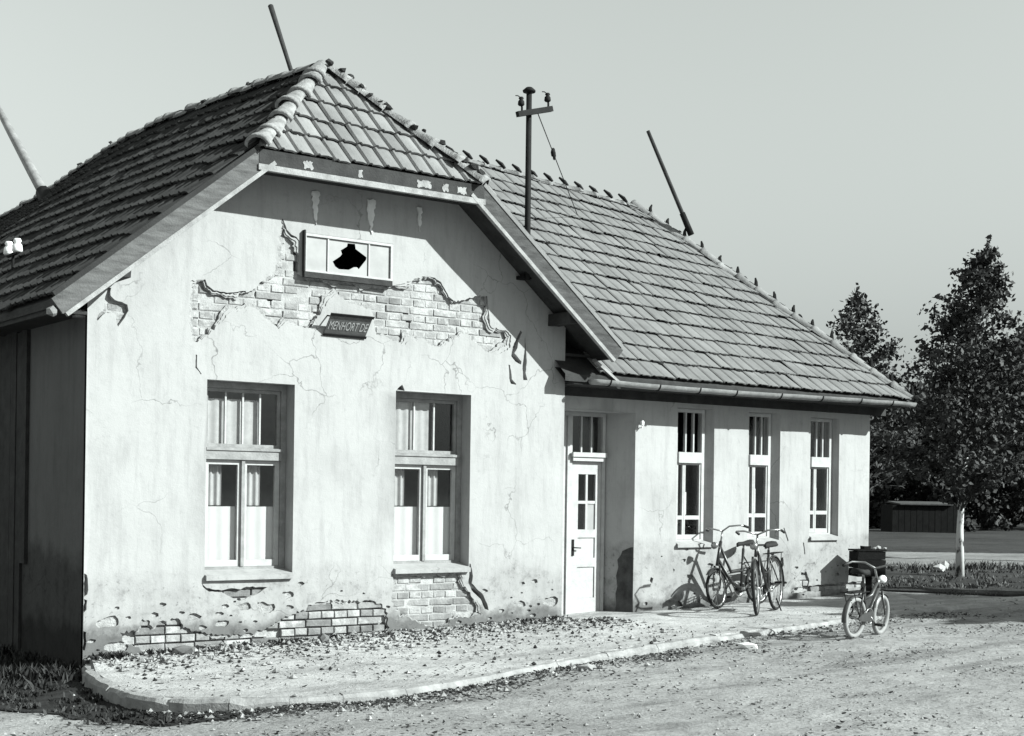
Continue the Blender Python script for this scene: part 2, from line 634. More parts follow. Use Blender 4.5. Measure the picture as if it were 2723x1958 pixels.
def flat_sheet(name, outer, zf, mat, grid=0.3, drop=0.25, kind='structure'):
    pts = [Vector(p) for p in outer]
    n = len(outer)
    edges = [(i, (i + 1) % n) for i in range(n)]
    xs = [p[0] for p in outer]; ys = [p[1] for p in outer]
    x = min(xs)
    while x < max(xs):
        y = min(ys)
        while y < max(ys):
            q = (x + random.uniform(-.3, .3) * grid, y + random.uniform(-.3, .3) * grid)
            if inside(q, outer):
                pts.append(Vector(q))
            y += grid
        x += grid
    V, E, F, *_ = delaunay_2d_cdt(pts, edges, [], 0, 1e-5)
    verts = [(p.x, p.y, zf(p.x, p.y)) for p in V]
    faces = []; cnt = {}
    for f in F:
        c = (sum(V[i].x for i in f) / 3, sum(V[i].y for i in f) / 3)
        if not inside(c, outer):
            continue
        a, b, c = f
        ar = (V[b].x - V[a].x) * (V[c].y - V[a].y) - (V[c].x - V[a].x) * (V[b].y - V[a].y)
        f = (a, b, c) if ar > 0 else (a, c, b)
        faces.append(f)
        for i in range(3):
            e = (f[i], f[(i + 1) % 3])
            cnt.setdefault((min(e), max(e)), []).append(e)
    nt = len(faces)
    for k, es in cnt.items():
        if len(es) == 1:
            a, b = es[0]
            i = len(verts)
            va, vb = verts[a], verts[b]
            verts += [va, vb, (vb[0], vb[1], vb[2] - drop), (va[0], va[1], va[2] - drop)]
            faces.append((i + 1, i, i + 3, i + 2))
    me = bpy.data.meshes.new(name)
    me.from_pydata(verts, [], faces)
    me.materials.append(mat)
    me.polygons.foreach_set('use_smooth', [i < nt for i in range(len(faces))])
    me.update()
    o = link(bpy.data.objects.new(name, me))
    o['kind'] = kind
    return o


def walk_z(x, y):
    z = gz(x, y) + 0.012 * noise.noise(Vector((x * 1.1, y * 1.1, 9))) + 0.006 * noise.noise(Vector((x * 4, y * 4, 2)))
    if 0 < x < 5.7 and -0.6 < y < 0.3:
        z += 0.06 * (1 - (-y) / 0.6 if y < 0 else 1) ** 2
    return z


def offset_in(p, k, d):
    a = Vector(KERB[max(k - 1, 0)]); b = Vector(KERB[min(k + 1, len(KERB) - 1)])
    t = (b - a).normalized()
    return (p[0] - t.y * d, p[1] + t.x * d)


KIN = [offset_in(p, k, 0.10) for k, p in enumerate(KERB)]
flat_sheet('pavement', KIN + FAR + [(11.6, 1.3), (-0.1, 1.3)][:1] + [(5.5, 1.0), (0.06, 0.9)], walk_z, M['walk'], 0.3)

# kerb: one stone after another along the pavement edge
kerb_root = empty('kerb', (0, 0, 0))
kerb_root['kind'] = 'structure'


def kerb_stones():
    P = [Vector(p) for p in KERB]
    cum = [0]
    for a, b in zip(P, P[1:]):
        cum.append(cum[-1] + (b - a).length)
    def at(s):
        for k in range(len(P) - 1):
            if s <= cum[k + 1]:
                return P[k].lerp(P[k + 1], (s - cum[k]) / (cum[k + 1] - cum[k])), (P[k + 1] - P[k]).normalized()
        return P[-1], (P[-1] - P[-2]).normalized()
    s = 0.0
    while s < cum[-1] - 0.3:
        L = 0.5 if s < 4 else 1.0
        L *= random.uniform(0.8, 1.15)
        gone = abs(s - 8.9) < 0.5
        mb = MB()
        k = max(3, int(L / .11))
        up = random.uniform(0.0, 0.010)
        w = 0.115
        for i in range(k + 1):
            q, tq = at(s + 0.0015 + (L - .003) * i / k)
            nq = Vector((-tq.y, tq.x))
            wear = (random.random() ** 2) * .022 + (.05 if gone and 0 < i < k else 0)
            o = random.uniform(-.010, .012)
            zt = walk_z(q.x, q.y) + up - wear * .6
            for d, z in ((o - .0, zt - .34), (o, zt - .030 - wear), (o + .022 + wear * .6, zt - .004), (w, zt + .002)):
                p = q + nq * d
                mb.v.append((p.x, p.y, z))
        for i in range(k):
            for j in range(3):
                mb.f.append((i * 4 + j, i * 4 + j + 1, i * 4 + j + 5, i * 4 + j + 4))
        mb.f.append((0, 1, 2, 3)); mb.f.append((k * 4, k * 4 + 3, k * 4 + 2, k * 4 + 1))
        mb.build('kerb_stone', M['kerb'], kerb_root)
        s += L


kerb_stones()

SOIL = [(.0, .3), (-.03, -.04), (-.22, -.6), (-.35, -2.1), (-.10, -2.80), (.25, -3.05), (.0, -3.12), (-.40, -2.9), (-.72, -2.3), (-.9, -1.6), (-1.4, -.95), (-2.4, -.6), (-3.6, -.1), (-5, 0), (-5, 9), (.0, 9)]
flat_sheet('soil', ragged(SOIL, .12, .04), lambda x, y: ground_z(x, y) + .012, M['soil'], 0.4, 0.05)

# turf, road and path to the right of the house
RT = Vector((0.807, -0.590)); FW = Vector((0.590, 0.807))
def line(p, s, d=0.0):
    q = Vector(p) + RT * s + FW * d
    return (q.x, q.y)


verge = flat_sheet('turf', [(11.7, 0.2), (12.3, -1.35), (14.5, -1.85), (17.2, -2.7), (22, -4.5), line((16.2, 2.58), 13, -0.2), line((16.2, 2.58), -9, -0.2), (11.8, 8.2)],
                   lambda x, y: ground_z(x, y) + 0.03, M['verge'], 0.5, 0.1)
flat_sheet('road', [line((16.2, 2.58), 30), line((16.2, 2.58), 30, 6.6), line((16.2, 2.58), -30, 6.6), line((16.2, 2.58), -30)],
           lambda x, y: ground_z(x, y) + 0.05, M['road'], 1.2, 0.1)
flat_sheet('far_turf', [line((16.2, 2.58), 60, 6.7), line((16.2, 2.58), 60, 70), line((16.2, 2.58), -60, 70), line((16.2, 2.58), -60, 6.7)],
           lambda x, y: ground_z(x, y) + 0.06 + max(0, 0.004 * ((x - 21) * .59 + (y - 6.5) * .807)), M['verge'], 4.0, 0.1)

# ------------------------------------------------------------------ the station house
house = empty('station_house', (0, 0, 0))
tag(house, 'long old whitewashed house with half-hipped gable, tiled roof and plaster fallen off its brick wall', 'house')

FW1 = (1.20, 2.16, 0.80, 2.71)
FW2 = (3.36, 4.335, 0.82, 2.715)
ATT = (2.235, 3.30, 3.865, 4.27)
upper = [(1.01,3.651),(1.152,3.677),(1.173,3.618),(1.245,3.57),(1.39,3.559),(1.604,3.598),(1.712,3.645),(1.752,3.711),(1.86,3.846),(1.927,3.954),(1.911,4.077),(1.937,4.206),(1.97,4.297),(1.99,4.375),(2.012,4.29),(2.076,4.222),(2.161,4.194),(2.19,4.159),(2.188,3.842),(2.267,3.818),(2.628,3.812),(3.122,3.798),(3.306,3.829),(3.508,3.888),(3.601,3.934),(3.72,3.962),(3.827,3.95),(3.909,3.908),(3.964,3.834),(4.006,3.77),(4.075,3.725),(4.253,3.769),(4.433,3.832),(4.518,3.816),(4.549,3.657),(4.558,3.53),(4.595,3.487),(4.795,3.468),(4.869,3.415),(4.857,3.274),(4.714,3.194),(4.586,3.185),(4.443,3.245),(4.274,3.37),(4.109,3.335),(4.014,3.271),(3.92,3.208),(3.786,3.215),(3.678,3.28),(3.533,3.259),(3.43,3.196),(3.364,3.224),(3.235,3.27),(3.107,3.282),(3.066,3.511),(3.005,3.545),(2.779,3.59),(2.63,3.68),(2.544,3.621),(2.36,3.349),(2.275,3.291),(2.034,3.335),(1.966,3.261),(1.785,3.353),(1.688,3.432),(1.433,3.385),(1.329,3.278),(1.212,3.147),(1.096,3.066),(1.032,3.073),(0.991,3.215),(0.976,3.346),(0.999,3.529)]
corner = [(0.224,3.513),(0.219,3.439),(0.261,3.403),(0.325,3.392),(0.384,3.369),(0.396,3.313),(0.362,3.248),(0.328,3.2),(0.293,3.152),(0.281,3.185),(0.268,3.274),(0.233,3.283),(0.17,3.272),(0.119,3.222),(0.096,3.193),(0.088,3.203),(0.101,3.249),(0.146,3.292),(0.157,3.343),(0.168,3.429),(0.189,3.509)]
crA = [(4.999,3.484),(5.028,3.462),(4.971,3.364),(4.958,3.281),(4.916,3.219),(5.019,3.132),(5.013,3.096),(4.932,3.126),(4.873,3.181),(4.886,3.276),(4.942,3.385)]
crB = [(5.065,3.442),(5.083,3.242),(5.093,3.113),(5.08,3.006),(5.111,2.925),(5.052,2.922),(5.035,3.051),(5.048,3.169),(5.064,3.288)]
crC = [(4.838,3.085),(4.86,3.081),(4.889,2.924),(4.951,2.875),(4.951,2.862),(4.878,2.871),(4.852,2.934)]
crD = [(1.075,2.943),(1.091,2.942),(1.09,2.823),(1.14,2.759),(1.132,2.753),(1.074,2.816)]
chip = [(3.371,2.725),(3.401,2.755),(3.44,2.781),(3.472,2.719),(3.464,2.717)]
crE = [(4.345,0.852),(4.360,0.846),(4.395,0.714),(4.381,0.632),(4.541,0.495),(4.599,0.393),(4.619,0.322),(4.564,0.341),(4.501,0.454),(4.378,0.557),(4.335,0.633),(4.345,0.732),(4.34,0.782)]
crF = [(1.985,4.38),(2.0,4.38),(2.045,4.275),(2.10,4.23),(2.155,4.213),(2.188,4.175),(2.192,3.86),(2.150,3.86),(2.146,4.165),(2.10,4.19),(2.03,4.245)]
crG = [(1.152,3.683),(1.17,3.683),(1.19,3.63),(1.26,3.585),(1.40,3.575),(1.60,3.612),(1.60,3.596),(1.39,3.556),(1.245,3.566),(1.165,3.62)]
crH = [(3.72,3.977),(3.835,3.965),(3.918,3.922),(3.98,3.834),(4.02,3.775),(4.09,3.735),(4.075,3.722),(4.0,3.76),(3.955,3.83),(3.90,3.90),(3.82,3.945)]
crI = [(4.515,3.83),(4.535,3.83),(4.575,3.53),(4.575,3.30),(4.56,3.30),(4.555,3.53)]
hole1 = [(1.70,3.60),(1.80,3.625),(1.90,3.61),(1.93,3.57),(1.90,3.50),(1.87,3.49),(1.86,3.55),(1.80,3.575),(1.70,3.575)]
hole2 = [(3.42,3.62),(3.47,3.62),(3.54,3.54),(3.58,3.44),(3.585,3.38),(3.52,3.40),(3.50,3.50),(3.46,3.56)]
hole3 = [(1.02,3.34),(1.075,3.345),(1.075,3.28),(1.02,3.28)]
slot = [(2.30,3.30),(2.335,3.30),(2.44,3.50),(2.52,3.585),(2.49,3.595),(2.405,3.51)]
sillhole = [(1.174,0.715),(1.225,0.667),(1.383,0.639),(1.495,0.658),(1.591,0.642),(1.656,0.669),(1.886,0.655),(1.796,0.602),(1.577,0.527),(1.48,0.575),(1.384,0.622),(1.257,0.628),(1.186,0.679)]
lower = [(0.355,0.272),(0.531,0.278),(0.573,0.39),(0.633,0.38),(0.679,0.3),(0.738,0.355),(0.935,0.382),(0.982,0.286),(1.185,0.231),(1.422,0.198),(1.615,0.182),(1.909,0.245),(1.974,0.303),(2.158,0.371),(2.413,0.468),(2.656,0.499),(2.942,0.474),(3.123,0.478),(3.28,0.39),(3.30,0.261),(3.31,0.112),(3.24,0.068),(3.04,0.045),(2.595,0.032),(2.421,0.043),(1.913,0.031),(1.425,0.021),(1.11,0.02),(0.744,0.028),(0.623,0.042),(0.548,0.121),(0.385,0.186)]
rlow = [(3.341,0.754),(3.708,0.790),(4.215,0.759),(4.277,0.602),(4.482,0.397),(4.545,0.261),(4.224,0.241),(4.008,0.168),(3.795,0.161),(3.641,0.233),(3.433,0.273),(3.337,0.468)]

SLOPE = 0.82
EX, EZ = -0.44, 3.33          # left eave of the main roof
WD = 5.65
HX0, HX1 = 1.51, WD - 1.51    # the half hip starts here
HZ = EZ + SLOPE * (HX0 - EX)
gable = [(0, -0.3), (WD, -0.2), (WD, 3.62), (HX1 + 0.1, 4.86), (HX0 - 0.1, 4.86), (0, 3.62)]

gw = empty('gable_wall', (0, 0, 0), parent=house)
rough_upper = ragged(upper, 0.022, 0.011); rough_lower = ragged(lower, 0.022, 0.018); rough_corner = ragged(corner, 0.03, 0.006)
rough_rlow = ragged(rlow, 0.022, 0.016)
cracks = [ragged(c, 0.03, 0.004) for c in (crA, crB, crC, crD, crE, crF, crG, crH, crI)]
deep = [ragged(c, 0.03, 0.004) for c in (hole1, hole2, hole3, slot, chip)]
REV = 0.22
edge1 = ragged([(0.004,0.838),(0.03,0.823),(0.04,0.749),(0.035,0.641),(0.004,0.62)], 0.03, 0.006)
edge2 = ragged([(0.004,0.60),(0.035,0.585),(0.03,0.50),(0.004,0.47)], 0.03, 0.006)
edge3 = ragged([(0.004,0.30),(0.03,0.29),(0.035,0.20),(0.02,0.12),(0.004,0.12)], 0.03, 0.006)
def blob(x, z, r, k=11):
    ph_ = random.uniform(0, 6)
    out = []
    for i in range(k):
        a = 2 * math.pi * i / k
        q = r * (1 + .55 * noise.noise(Vector((x * 7 + math.cos(a) * 1.1, z * 7 + math.sin(a) * 1.1, ph_))))
        out.append((x + math.cos(a) * q * 1.5, z + math.sin(a) * q * .8))
    return ragged(out, .02, .006)


spalls = []
while len(spalls) < 46:
    x = random.uniform(.06, 5.55); z = .05 + abs(random.gauss(0, .26)) + gz(x, 0)
    r = random.choice((.012, .018, .028, .045, .07))
    if z > .76 or (z > .58 and r > .03): continue
    if any(inside(p, poly) for poly in (lower, rlow, crE, sillhole) for p in ((x, z), (x - 1.7 * r, z), (x + 1.7 * r, z), (x, z + r), (x, z - r))): continue
    if any(abs(x - a) < 1.8 * (r + q) and abs(z - b_) < 1.1 * (r + q) for a, b_, q in spalls): continue
    spalls.append((x, z, r))
pl_holes = ([(rect(*FW1), REV), (rect(*FW2), REV), (rect(*ATT), 0.16)] + [(c, 0.05) for c in cracks] + [(c, 0.05) for c in deep] +
            [(rough_upper, 0.05), (rough_lower, 0.055), (rough_corner, 0.08), (rough_rlow, 0.05), (ragged(sillhole, .03, .006), 0.09),
             (edge1, .05), (edge2, .05), (edge3, .05)] + [(blob(*q), .022) for q in spalls])
pl = sheet('plaster', gable, pl_holes, 0.0, M['plaster'], gw, 0.22, 0.010)
def shrink(poly, amax):
    n = len(poly)
    out = []
    for i, p in enumerate(poly):
        a = Vector(poly[i - 3]); b_ = Vector(poly[(i + 3) % n])
        t = (b_ - a)
        if t.length < 1e-5:
            out.append(tuple(p)); continue
        nr = Vector((-t.y, t.x)).normalized()
        k = amax * max(0.0, 0.45 + 1.3 * noise.noise(Vector((p[0] * 5, p[1] * 5, 1.5))) + .5 * noise.noise(Vector((p[0] * 19, p[1] * 19, 6))))
        q = Vector(p) + nr * k
        if not inside(q, poly):
            q = Vector(p) - nr * k
        if not inside(q, poly):
            q = Vector(p)
        out.append(tuple(q))
    return out


for zone, am in ((rough_upper, .07), (rough_lower, .03), (rough_rlow, .06)):
    c_ = (sum(p[0] for p in zone) / len(zone), sum(p[1] for p in zone) / len(zone))
    sheet('undercoat', zone, [(shrink(zone, am), .02)], 0.018, M['undercoat'], gw, 0.5, 0.0, 0.01, False)
    if am > .05: sheet('undercoat', zone, [(shrink(zone, .035), .012)], 0.008, M['plaster'], gw, 0.5, 0.0, 0.01, False)
sheet('undercoat', [(0.012, -.25), (5.6, -.18), (5.6, .79), (0.012, .79)], [(z_, .01) for z_ in (rough_lower, rough_rlow, cracks[4], ragged(sillhole, .03, .004), edge1, edge2, edge3)], 0.0235, M['undercoat'], gw, 0.5, 0.0, 0.01, False)
# brick body of the wall behind the plaster, in three depths of joint
core_cut = [(c, 0.1) for c in cracks] + [(c, 0.1) for c in deep]
g2 = [(0.012, 0.80), (WD, 0.80), (WD, 3.62), (HX1 + 0.1, 4.86), (HX0 - 0.1, 4.86), (0.012, 3.62)]
sheet('wall_body', g2, [(rect(r[0] - .012, r[1] + .012, r[2] - .012, r[3] + .012), .12) for r in (FW1, FW2, ATT)] + core_cut, 0.052, M['mortar'], gw, 0.5, 0.0, 0.2)
sheet('wall_body', [(0.012, -0.3), (3.325, -0.3), (3.325, 0.798), (0.012, 0.798)], core_cut, 0.072, M['mortar'], gw, 0.5, 0.0, 0.12)
sheet('wall_body', [(3.327, -0.3), (WD, -0.3), (WD, 0.798), (3.327, 0.798)], core_cut, 0.052, M['mortar'], gw, 0.5, 0.0, 0.08)
b = MB()
b.box(0.02, 1.1, 0.155, 0.2, -0.3, 3.6); b.box(2.26, 3.26, 0.155, 0.2, -0.3, 3.8); b.box(4.43, 5.63, 0.155, 0.2, -0.3, 3.6)
b.box(1.1, 2.26, 0.155, 0.2, -0.3, 0.7); b.box(3.26, 4.43, 0.155, 0.2, -0.3, 0.7); b.box(1.1, 2.16, 0.155, 0.2, 2.8, 3.8)
b.box(3.4, 4.43, 0.155, 0.2, 2.8, 3.8); b.box(1.3, 2.16, 0.157, 0.2, 3.8, 4.5)
b.build('wall_fill', M['void'], gw)


def brick_mesh(L, raw, k):
    mb = MB()
    H = 0.068
    c = 0.006
    j = lambda: random.uniform(-.005, .005)
    x0, x1, z0, z1 = -L / 2 + 0.005, L / 2 - 0.005, -H / 2, H / 2
    fr = [(x0 + c, 0, z0 + c), (x1 - c, 0, z0 + c), (x1 - c, 0, z1 - c), (x0 + c, 0, z1 - c)]
    fr = [(x + j(), y + random.uniform(-.004, .004), z + j() * .6) for x, y, z in fr]
    md = [(x0, c, z0), (x1, c, z0), (x1, c, z1), (x0, c, z1)]
    bk = [(x0, 0.1, z0), (x1, 0.1, z0), (x1, 0.1, z1), (x0, 0.1, z1)]
    mb.v = fr + md + bk
    mb.f = [(0, 1, 2, 3)]
    for a in (0, 4):
        for i in range(4):
            q = (i + 1) % 4
            mb.f.append((a + i, a + 4 + i, a + 4 + q, a + q))
    return mb.mesh('brick', M['brick_raw'] if raw else M['brick'])


BR = {(L, raw): [brick_mesh(L, raw, k) for k in range(5)] for L in (0.30, 0.15) for raw in (0, 1)}
brick_zones = [(rough_upper, 0), (rough_corner, 0), (rough_lower, 0), (rough_rlow, 0), (ragged(sillhole), 0)]


def lay_bricks(zones, parent, ypl, x_lo, x_hi, z_lo, z_hi, missing=0.04, skip=()):
    n = 0
    course = 0
    z = z_lo
    while z < z_hi:
        L = 0.30 if course % 2 else 0.15
        x = x_lo + (0.0 if course % 2 else 0.075)
        while x < x_hi:
            q = [(x, z), (x - L * .38, z - .03), (x + L * .38, z - .03), (x - L * .38, z + .03), (x + L * .38, z + .03)]
            for poly, raw in zones:
                if any(inside(p, poly) for p in q) and not any(r[0] < x < r[1] and r[2] < z < r[3] for r in skip):
                    if random.random() > missing:
                        low = z < 0.6
                        me = random.choice(BR[(L, 1 if random.random() < (0.55 if low else 0.12) else 0)])
                        o = bpy.data.objects.new('brick', me)
                        link(o, parent)
                        o.location = (x, ypl + random.uniform(-.004, .004) - (0.026 if (z < .52 and x < 3.33 and ypl < .1) else 0), z + random.uniform(-.003, .003))
                        lw_ = 2.2 if low else 1.0; o.rotation_euler = (random.uniform(-.03, .03) * lw_, random.uniform(-.012, .012) * lw_, random.uniform(-.03, .03) * lw_)
                        n += 1
                    break
            x += L + 0.004
        z += 0.083
        course += 1
    return n


nb = lay_bricks(brick_zones, gw, 0.044, 0.05, 5.2, 0.02, 4.45, skip=[(FW1[0] - .1, FW1[1] + .1, .8, 2.9), (FW2[0] - .1, FW2[1] + .1, .8, 2.9), (2.17, 3.40, 3.80, 4.4)])

for xx, zz, hh, ww in ((2.36, 4.70, .34, .085), (3.02, 4.70, .36, .10), (3.62, 4.70, .26, .06)):
    p0 = [(xx - ww * .5, zz), (xx + ww * .5, zz), (xx + ww * .34, zz - hh * .5), (xx + .012, zz - hh), (xx - ww * .2, zz - hh * .7), (xx - ww * .38, zz - hh * .4)]
    sheet('lime_run', ragged(p0, .025, .013), [], -0.016, M['lime'], gw, .3, 0, .02, False)

# side walls, rear of the main block
sw = empty('side_wall', (0, 0, 0), parent=house)
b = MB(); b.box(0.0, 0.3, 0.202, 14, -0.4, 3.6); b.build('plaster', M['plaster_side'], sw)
b = MB(); b.box(0.0, 0.11, 0.0, 0.2, -0.4, 3.6)
b = MB()
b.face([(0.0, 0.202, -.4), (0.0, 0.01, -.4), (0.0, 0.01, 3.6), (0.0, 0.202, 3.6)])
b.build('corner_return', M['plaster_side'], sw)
b = MB(); b.box(WD - .3, WD, 0.202, 0.249, -0.4, 3.6); b.box(WD - .3, WD, 7.6, 14, -0.4, 3.6); b.box(0.3, WD - .3, 13.7, 14, -.4, 3.6)
b.build('rear_wall', M['plaster_wing'], house)
b = MB(); b.box(0.31, WD - .31, 0.21, 13.69, 3.0, 3.05); b.build('ceiling', M['wood_dark'], house)
b = MB(); b.box(0.31, WD - .31, 2.6, 2.65, 0, 3.0); b.build('partition', M['lace'], house)
clad = empty('plank_cladding', (0, 0, 0), parent=house)
y = 1.64
while y < 5.6:
    w = random.uniform(.15, .19)
    b = MB(); b.box(-0.035 + random.uniform(-.006, .006), 0.0 - .002, y, y + w - 0.008, -0.35 if y > 1.8 else .85, 3.25 + random.uniform(-.03, .03))
    b.build('plank', M['wood_dark'], clad)
    y += w

# wing: front wall, windows cut in
wg = empty('wing_wall', (0, 0, 0), parent=house)
WY = 0.25
WE = 11.32
WWIN = [(7.66, 8.30, 1.03, 2.74), (8.92, 9.515, 1.06, 2.74), (10.10, 10.685, 1.10, 2.72)]
DOOR = (5.80, 6.96, 0.155, 2.64)
DIN = (5.80, 6.79)
WIN_IN = [(7.70, 8.217), (8.97, 9.43), (10.15, 10.632)]
wbreak = [ragged([(9.95, .62), (10.05, .63), (10.12, .50), (10.10, .40), (10.0, .38), (9.93, .48)]),
          ragged([(9.75, .34), (11.2, .385), (11.2, .47), (10.5, .45), (9.8, .41)], .04, .008),
          ragged([(7.25, .62), (7.29, .60), (7.27, .54), (7.23, .57)], .02, .004), ragged([(7.62, .72), (7.65, .70), (7.63, .66)], .02, .003),
          ragged([(7.5, .32), (7.75, .30), (7.8, .24), (7.55, .23)], .03, .008),
          ragged([(9.60, 1.22), (9.62, 1.22), (9.70, 1.05), (9.68, 1.04)], .03, .003),
          ragged([(9.56, .82), (9.60, .83), (9.61, .72), (9.57, .68)], .02, .005),
          ragged([(9.98, 1.02), (10.00, 1.02), (10.03, .86), (10.01, .86)], .03, .003)]
wsp = []
while len(wsp) < 26:
    x = random.uniform(7.1, 11.2); z = gz(x, 0) + .04 + abs(random.gauss(0, .30)); r = random.choice((.010, .016, .024, .04))
    if z > .98 or any(abs(x - a) < 2 * (r + q) and abs(z - b_) < 1.2 * (r + q) for a, b_, q in wsp): continue
    if any(inside((x + dx * r * 1.8, z + dz * r), w_) for w_ in wbreak for dx, dz in ((0, 0), (1, 0), (-1, 0), (0, 1), (0, -1))): continue
    wsp.append((x, z, r))
wing_outer = [(WD - 0.02, -0.2), (WE, -0.1), (WE, 3.0), (WD - 0.02, 3.0)]
sheet('plaster', wing_outer, [(rect(*w), (0.13, w[0], w[1], q[0], q[1])) for w, q in zip(WWIN, WIN_IN)] + [(rect(*DOOR), (0.42, DOOR[0], DOOR[1], DIN[0], DIN[1]))] + [(c, 0.05) for c in wbreak] + [(blob(*q), .022) for q in wsp], WY, M['plaster_wing'], wg, 0.25, 0.008)
sheet('undercoat', [(7.0, 0), (WE - .02, .1), (WE - .02, 1.0), (7.0, 1.0)], [(c, .01) for c in wbreak], WY + .0235, M['undercoat'], wg, 0.5, 0, .01, False)
b = MB()
b.box(7.0, 7.6, WY + .06, WY + .2, -.2, 3.0)
b.box(8.36, 8.86, WY + .06, WY + .2, -.2, 3.0); b.box(9.575, 10.04, WY + .06, WY + .2, -.2, 3.0); b.box(10.745, WE - .02, WY + .06, WY + .2, -.2, 3.0)
b.box(7.6, 8.36, WY + .06, WY + .2, -.2, 0.98); b.box(8.86, 9.575, WY + .06, WY + .2, -.2, 1.0); b.box(10.04, 10.745, WY + .06, WY + .2, -.2, 1.04)
b.build('wall_body', M['mortar'], wg)
nb += lay_bricks([(wbreak[1], 0), (wbreak[0], 1)], wg, WY + 0.02, 9.7, 11.3, 0.30, 0.7, 0.25)
b = MB()
b.box(WE - .3, WE, WY + .21, 7.6, -.2, 3.0); b.box(WD, WE - .3, 7.3, 7.6, -.2, 3.0)
b.build('end_wall', M['plaster_wing'], house)
b = MB(); b.box(WD, WE - .31, WY + .6, 7.2, 2.96, 2.99); b.build('wing_ceiling', M['wood_dark'], house)
b = MB(); b.box(WD + .02, WE - .31, 3.0, 3.05, 0, 2.95); b.build('wing_partition', M['wood_dark'], house)
b = MB(); b.box(WE - .33, WE - .305, WY + .6, 2.95, 0.1, 2.95); b.build('added_dark_lining', M['wood_dark'], house)  # dark sheet added so the room looks unlit through the wing windows
b = MB(); b.box(6.0, 7.02, 0.26, 1.0, -0.2, 0.158); b.build('doorstep', M['kerb'], house)


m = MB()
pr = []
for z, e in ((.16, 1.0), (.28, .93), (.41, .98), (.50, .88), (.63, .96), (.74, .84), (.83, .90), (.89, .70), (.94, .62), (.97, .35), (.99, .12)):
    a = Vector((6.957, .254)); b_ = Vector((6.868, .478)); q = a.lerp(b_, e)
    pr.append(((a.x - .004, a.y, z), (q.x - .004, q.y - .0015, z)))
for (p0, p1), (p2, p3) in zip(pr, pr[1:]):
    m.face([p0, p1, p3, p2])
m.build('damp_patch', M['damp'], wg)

# ------------------------------------------------------------------ windows and door
def curtain_mesh(x0, x1, z0, z1, y, waves, amp, mat, parent, name='curtain'):
    mb = MB()
    n = 28
    for i in range(n + 1):
        t = i / n
        x = x0 + (x1 - x0) * t
        yy = y + amp * math.sin(t * waves * 2 * math.pi + waves) + amp * .4 * math.sin(t * waves * 5.1)
        mb.v += [(x, yy, z0), (x, yy * 1.0, z1)]
    for i in range(n):
        mb.f.append((2 * i, 2 * i + 2, 2 * i + 3, 2 * i + 1))
    return mb.build(name, mat, parent, smooth=True)


def frame_ring(mb, x0, x1, z0, z1, y0, y1, w, wb=None):
    wb = wb or w
    mb.box(x0, x0 + w, y0, y1, z0, z1)
    mb.box(x1 - w, x1, y0, y1, z0, z1)
    mb.box(x0 + w, x1 - w, y0, y1, z0, z0 + wb)
    mb.box(x0 + w, x1 - w, y0, y1, z1 - w, z1)


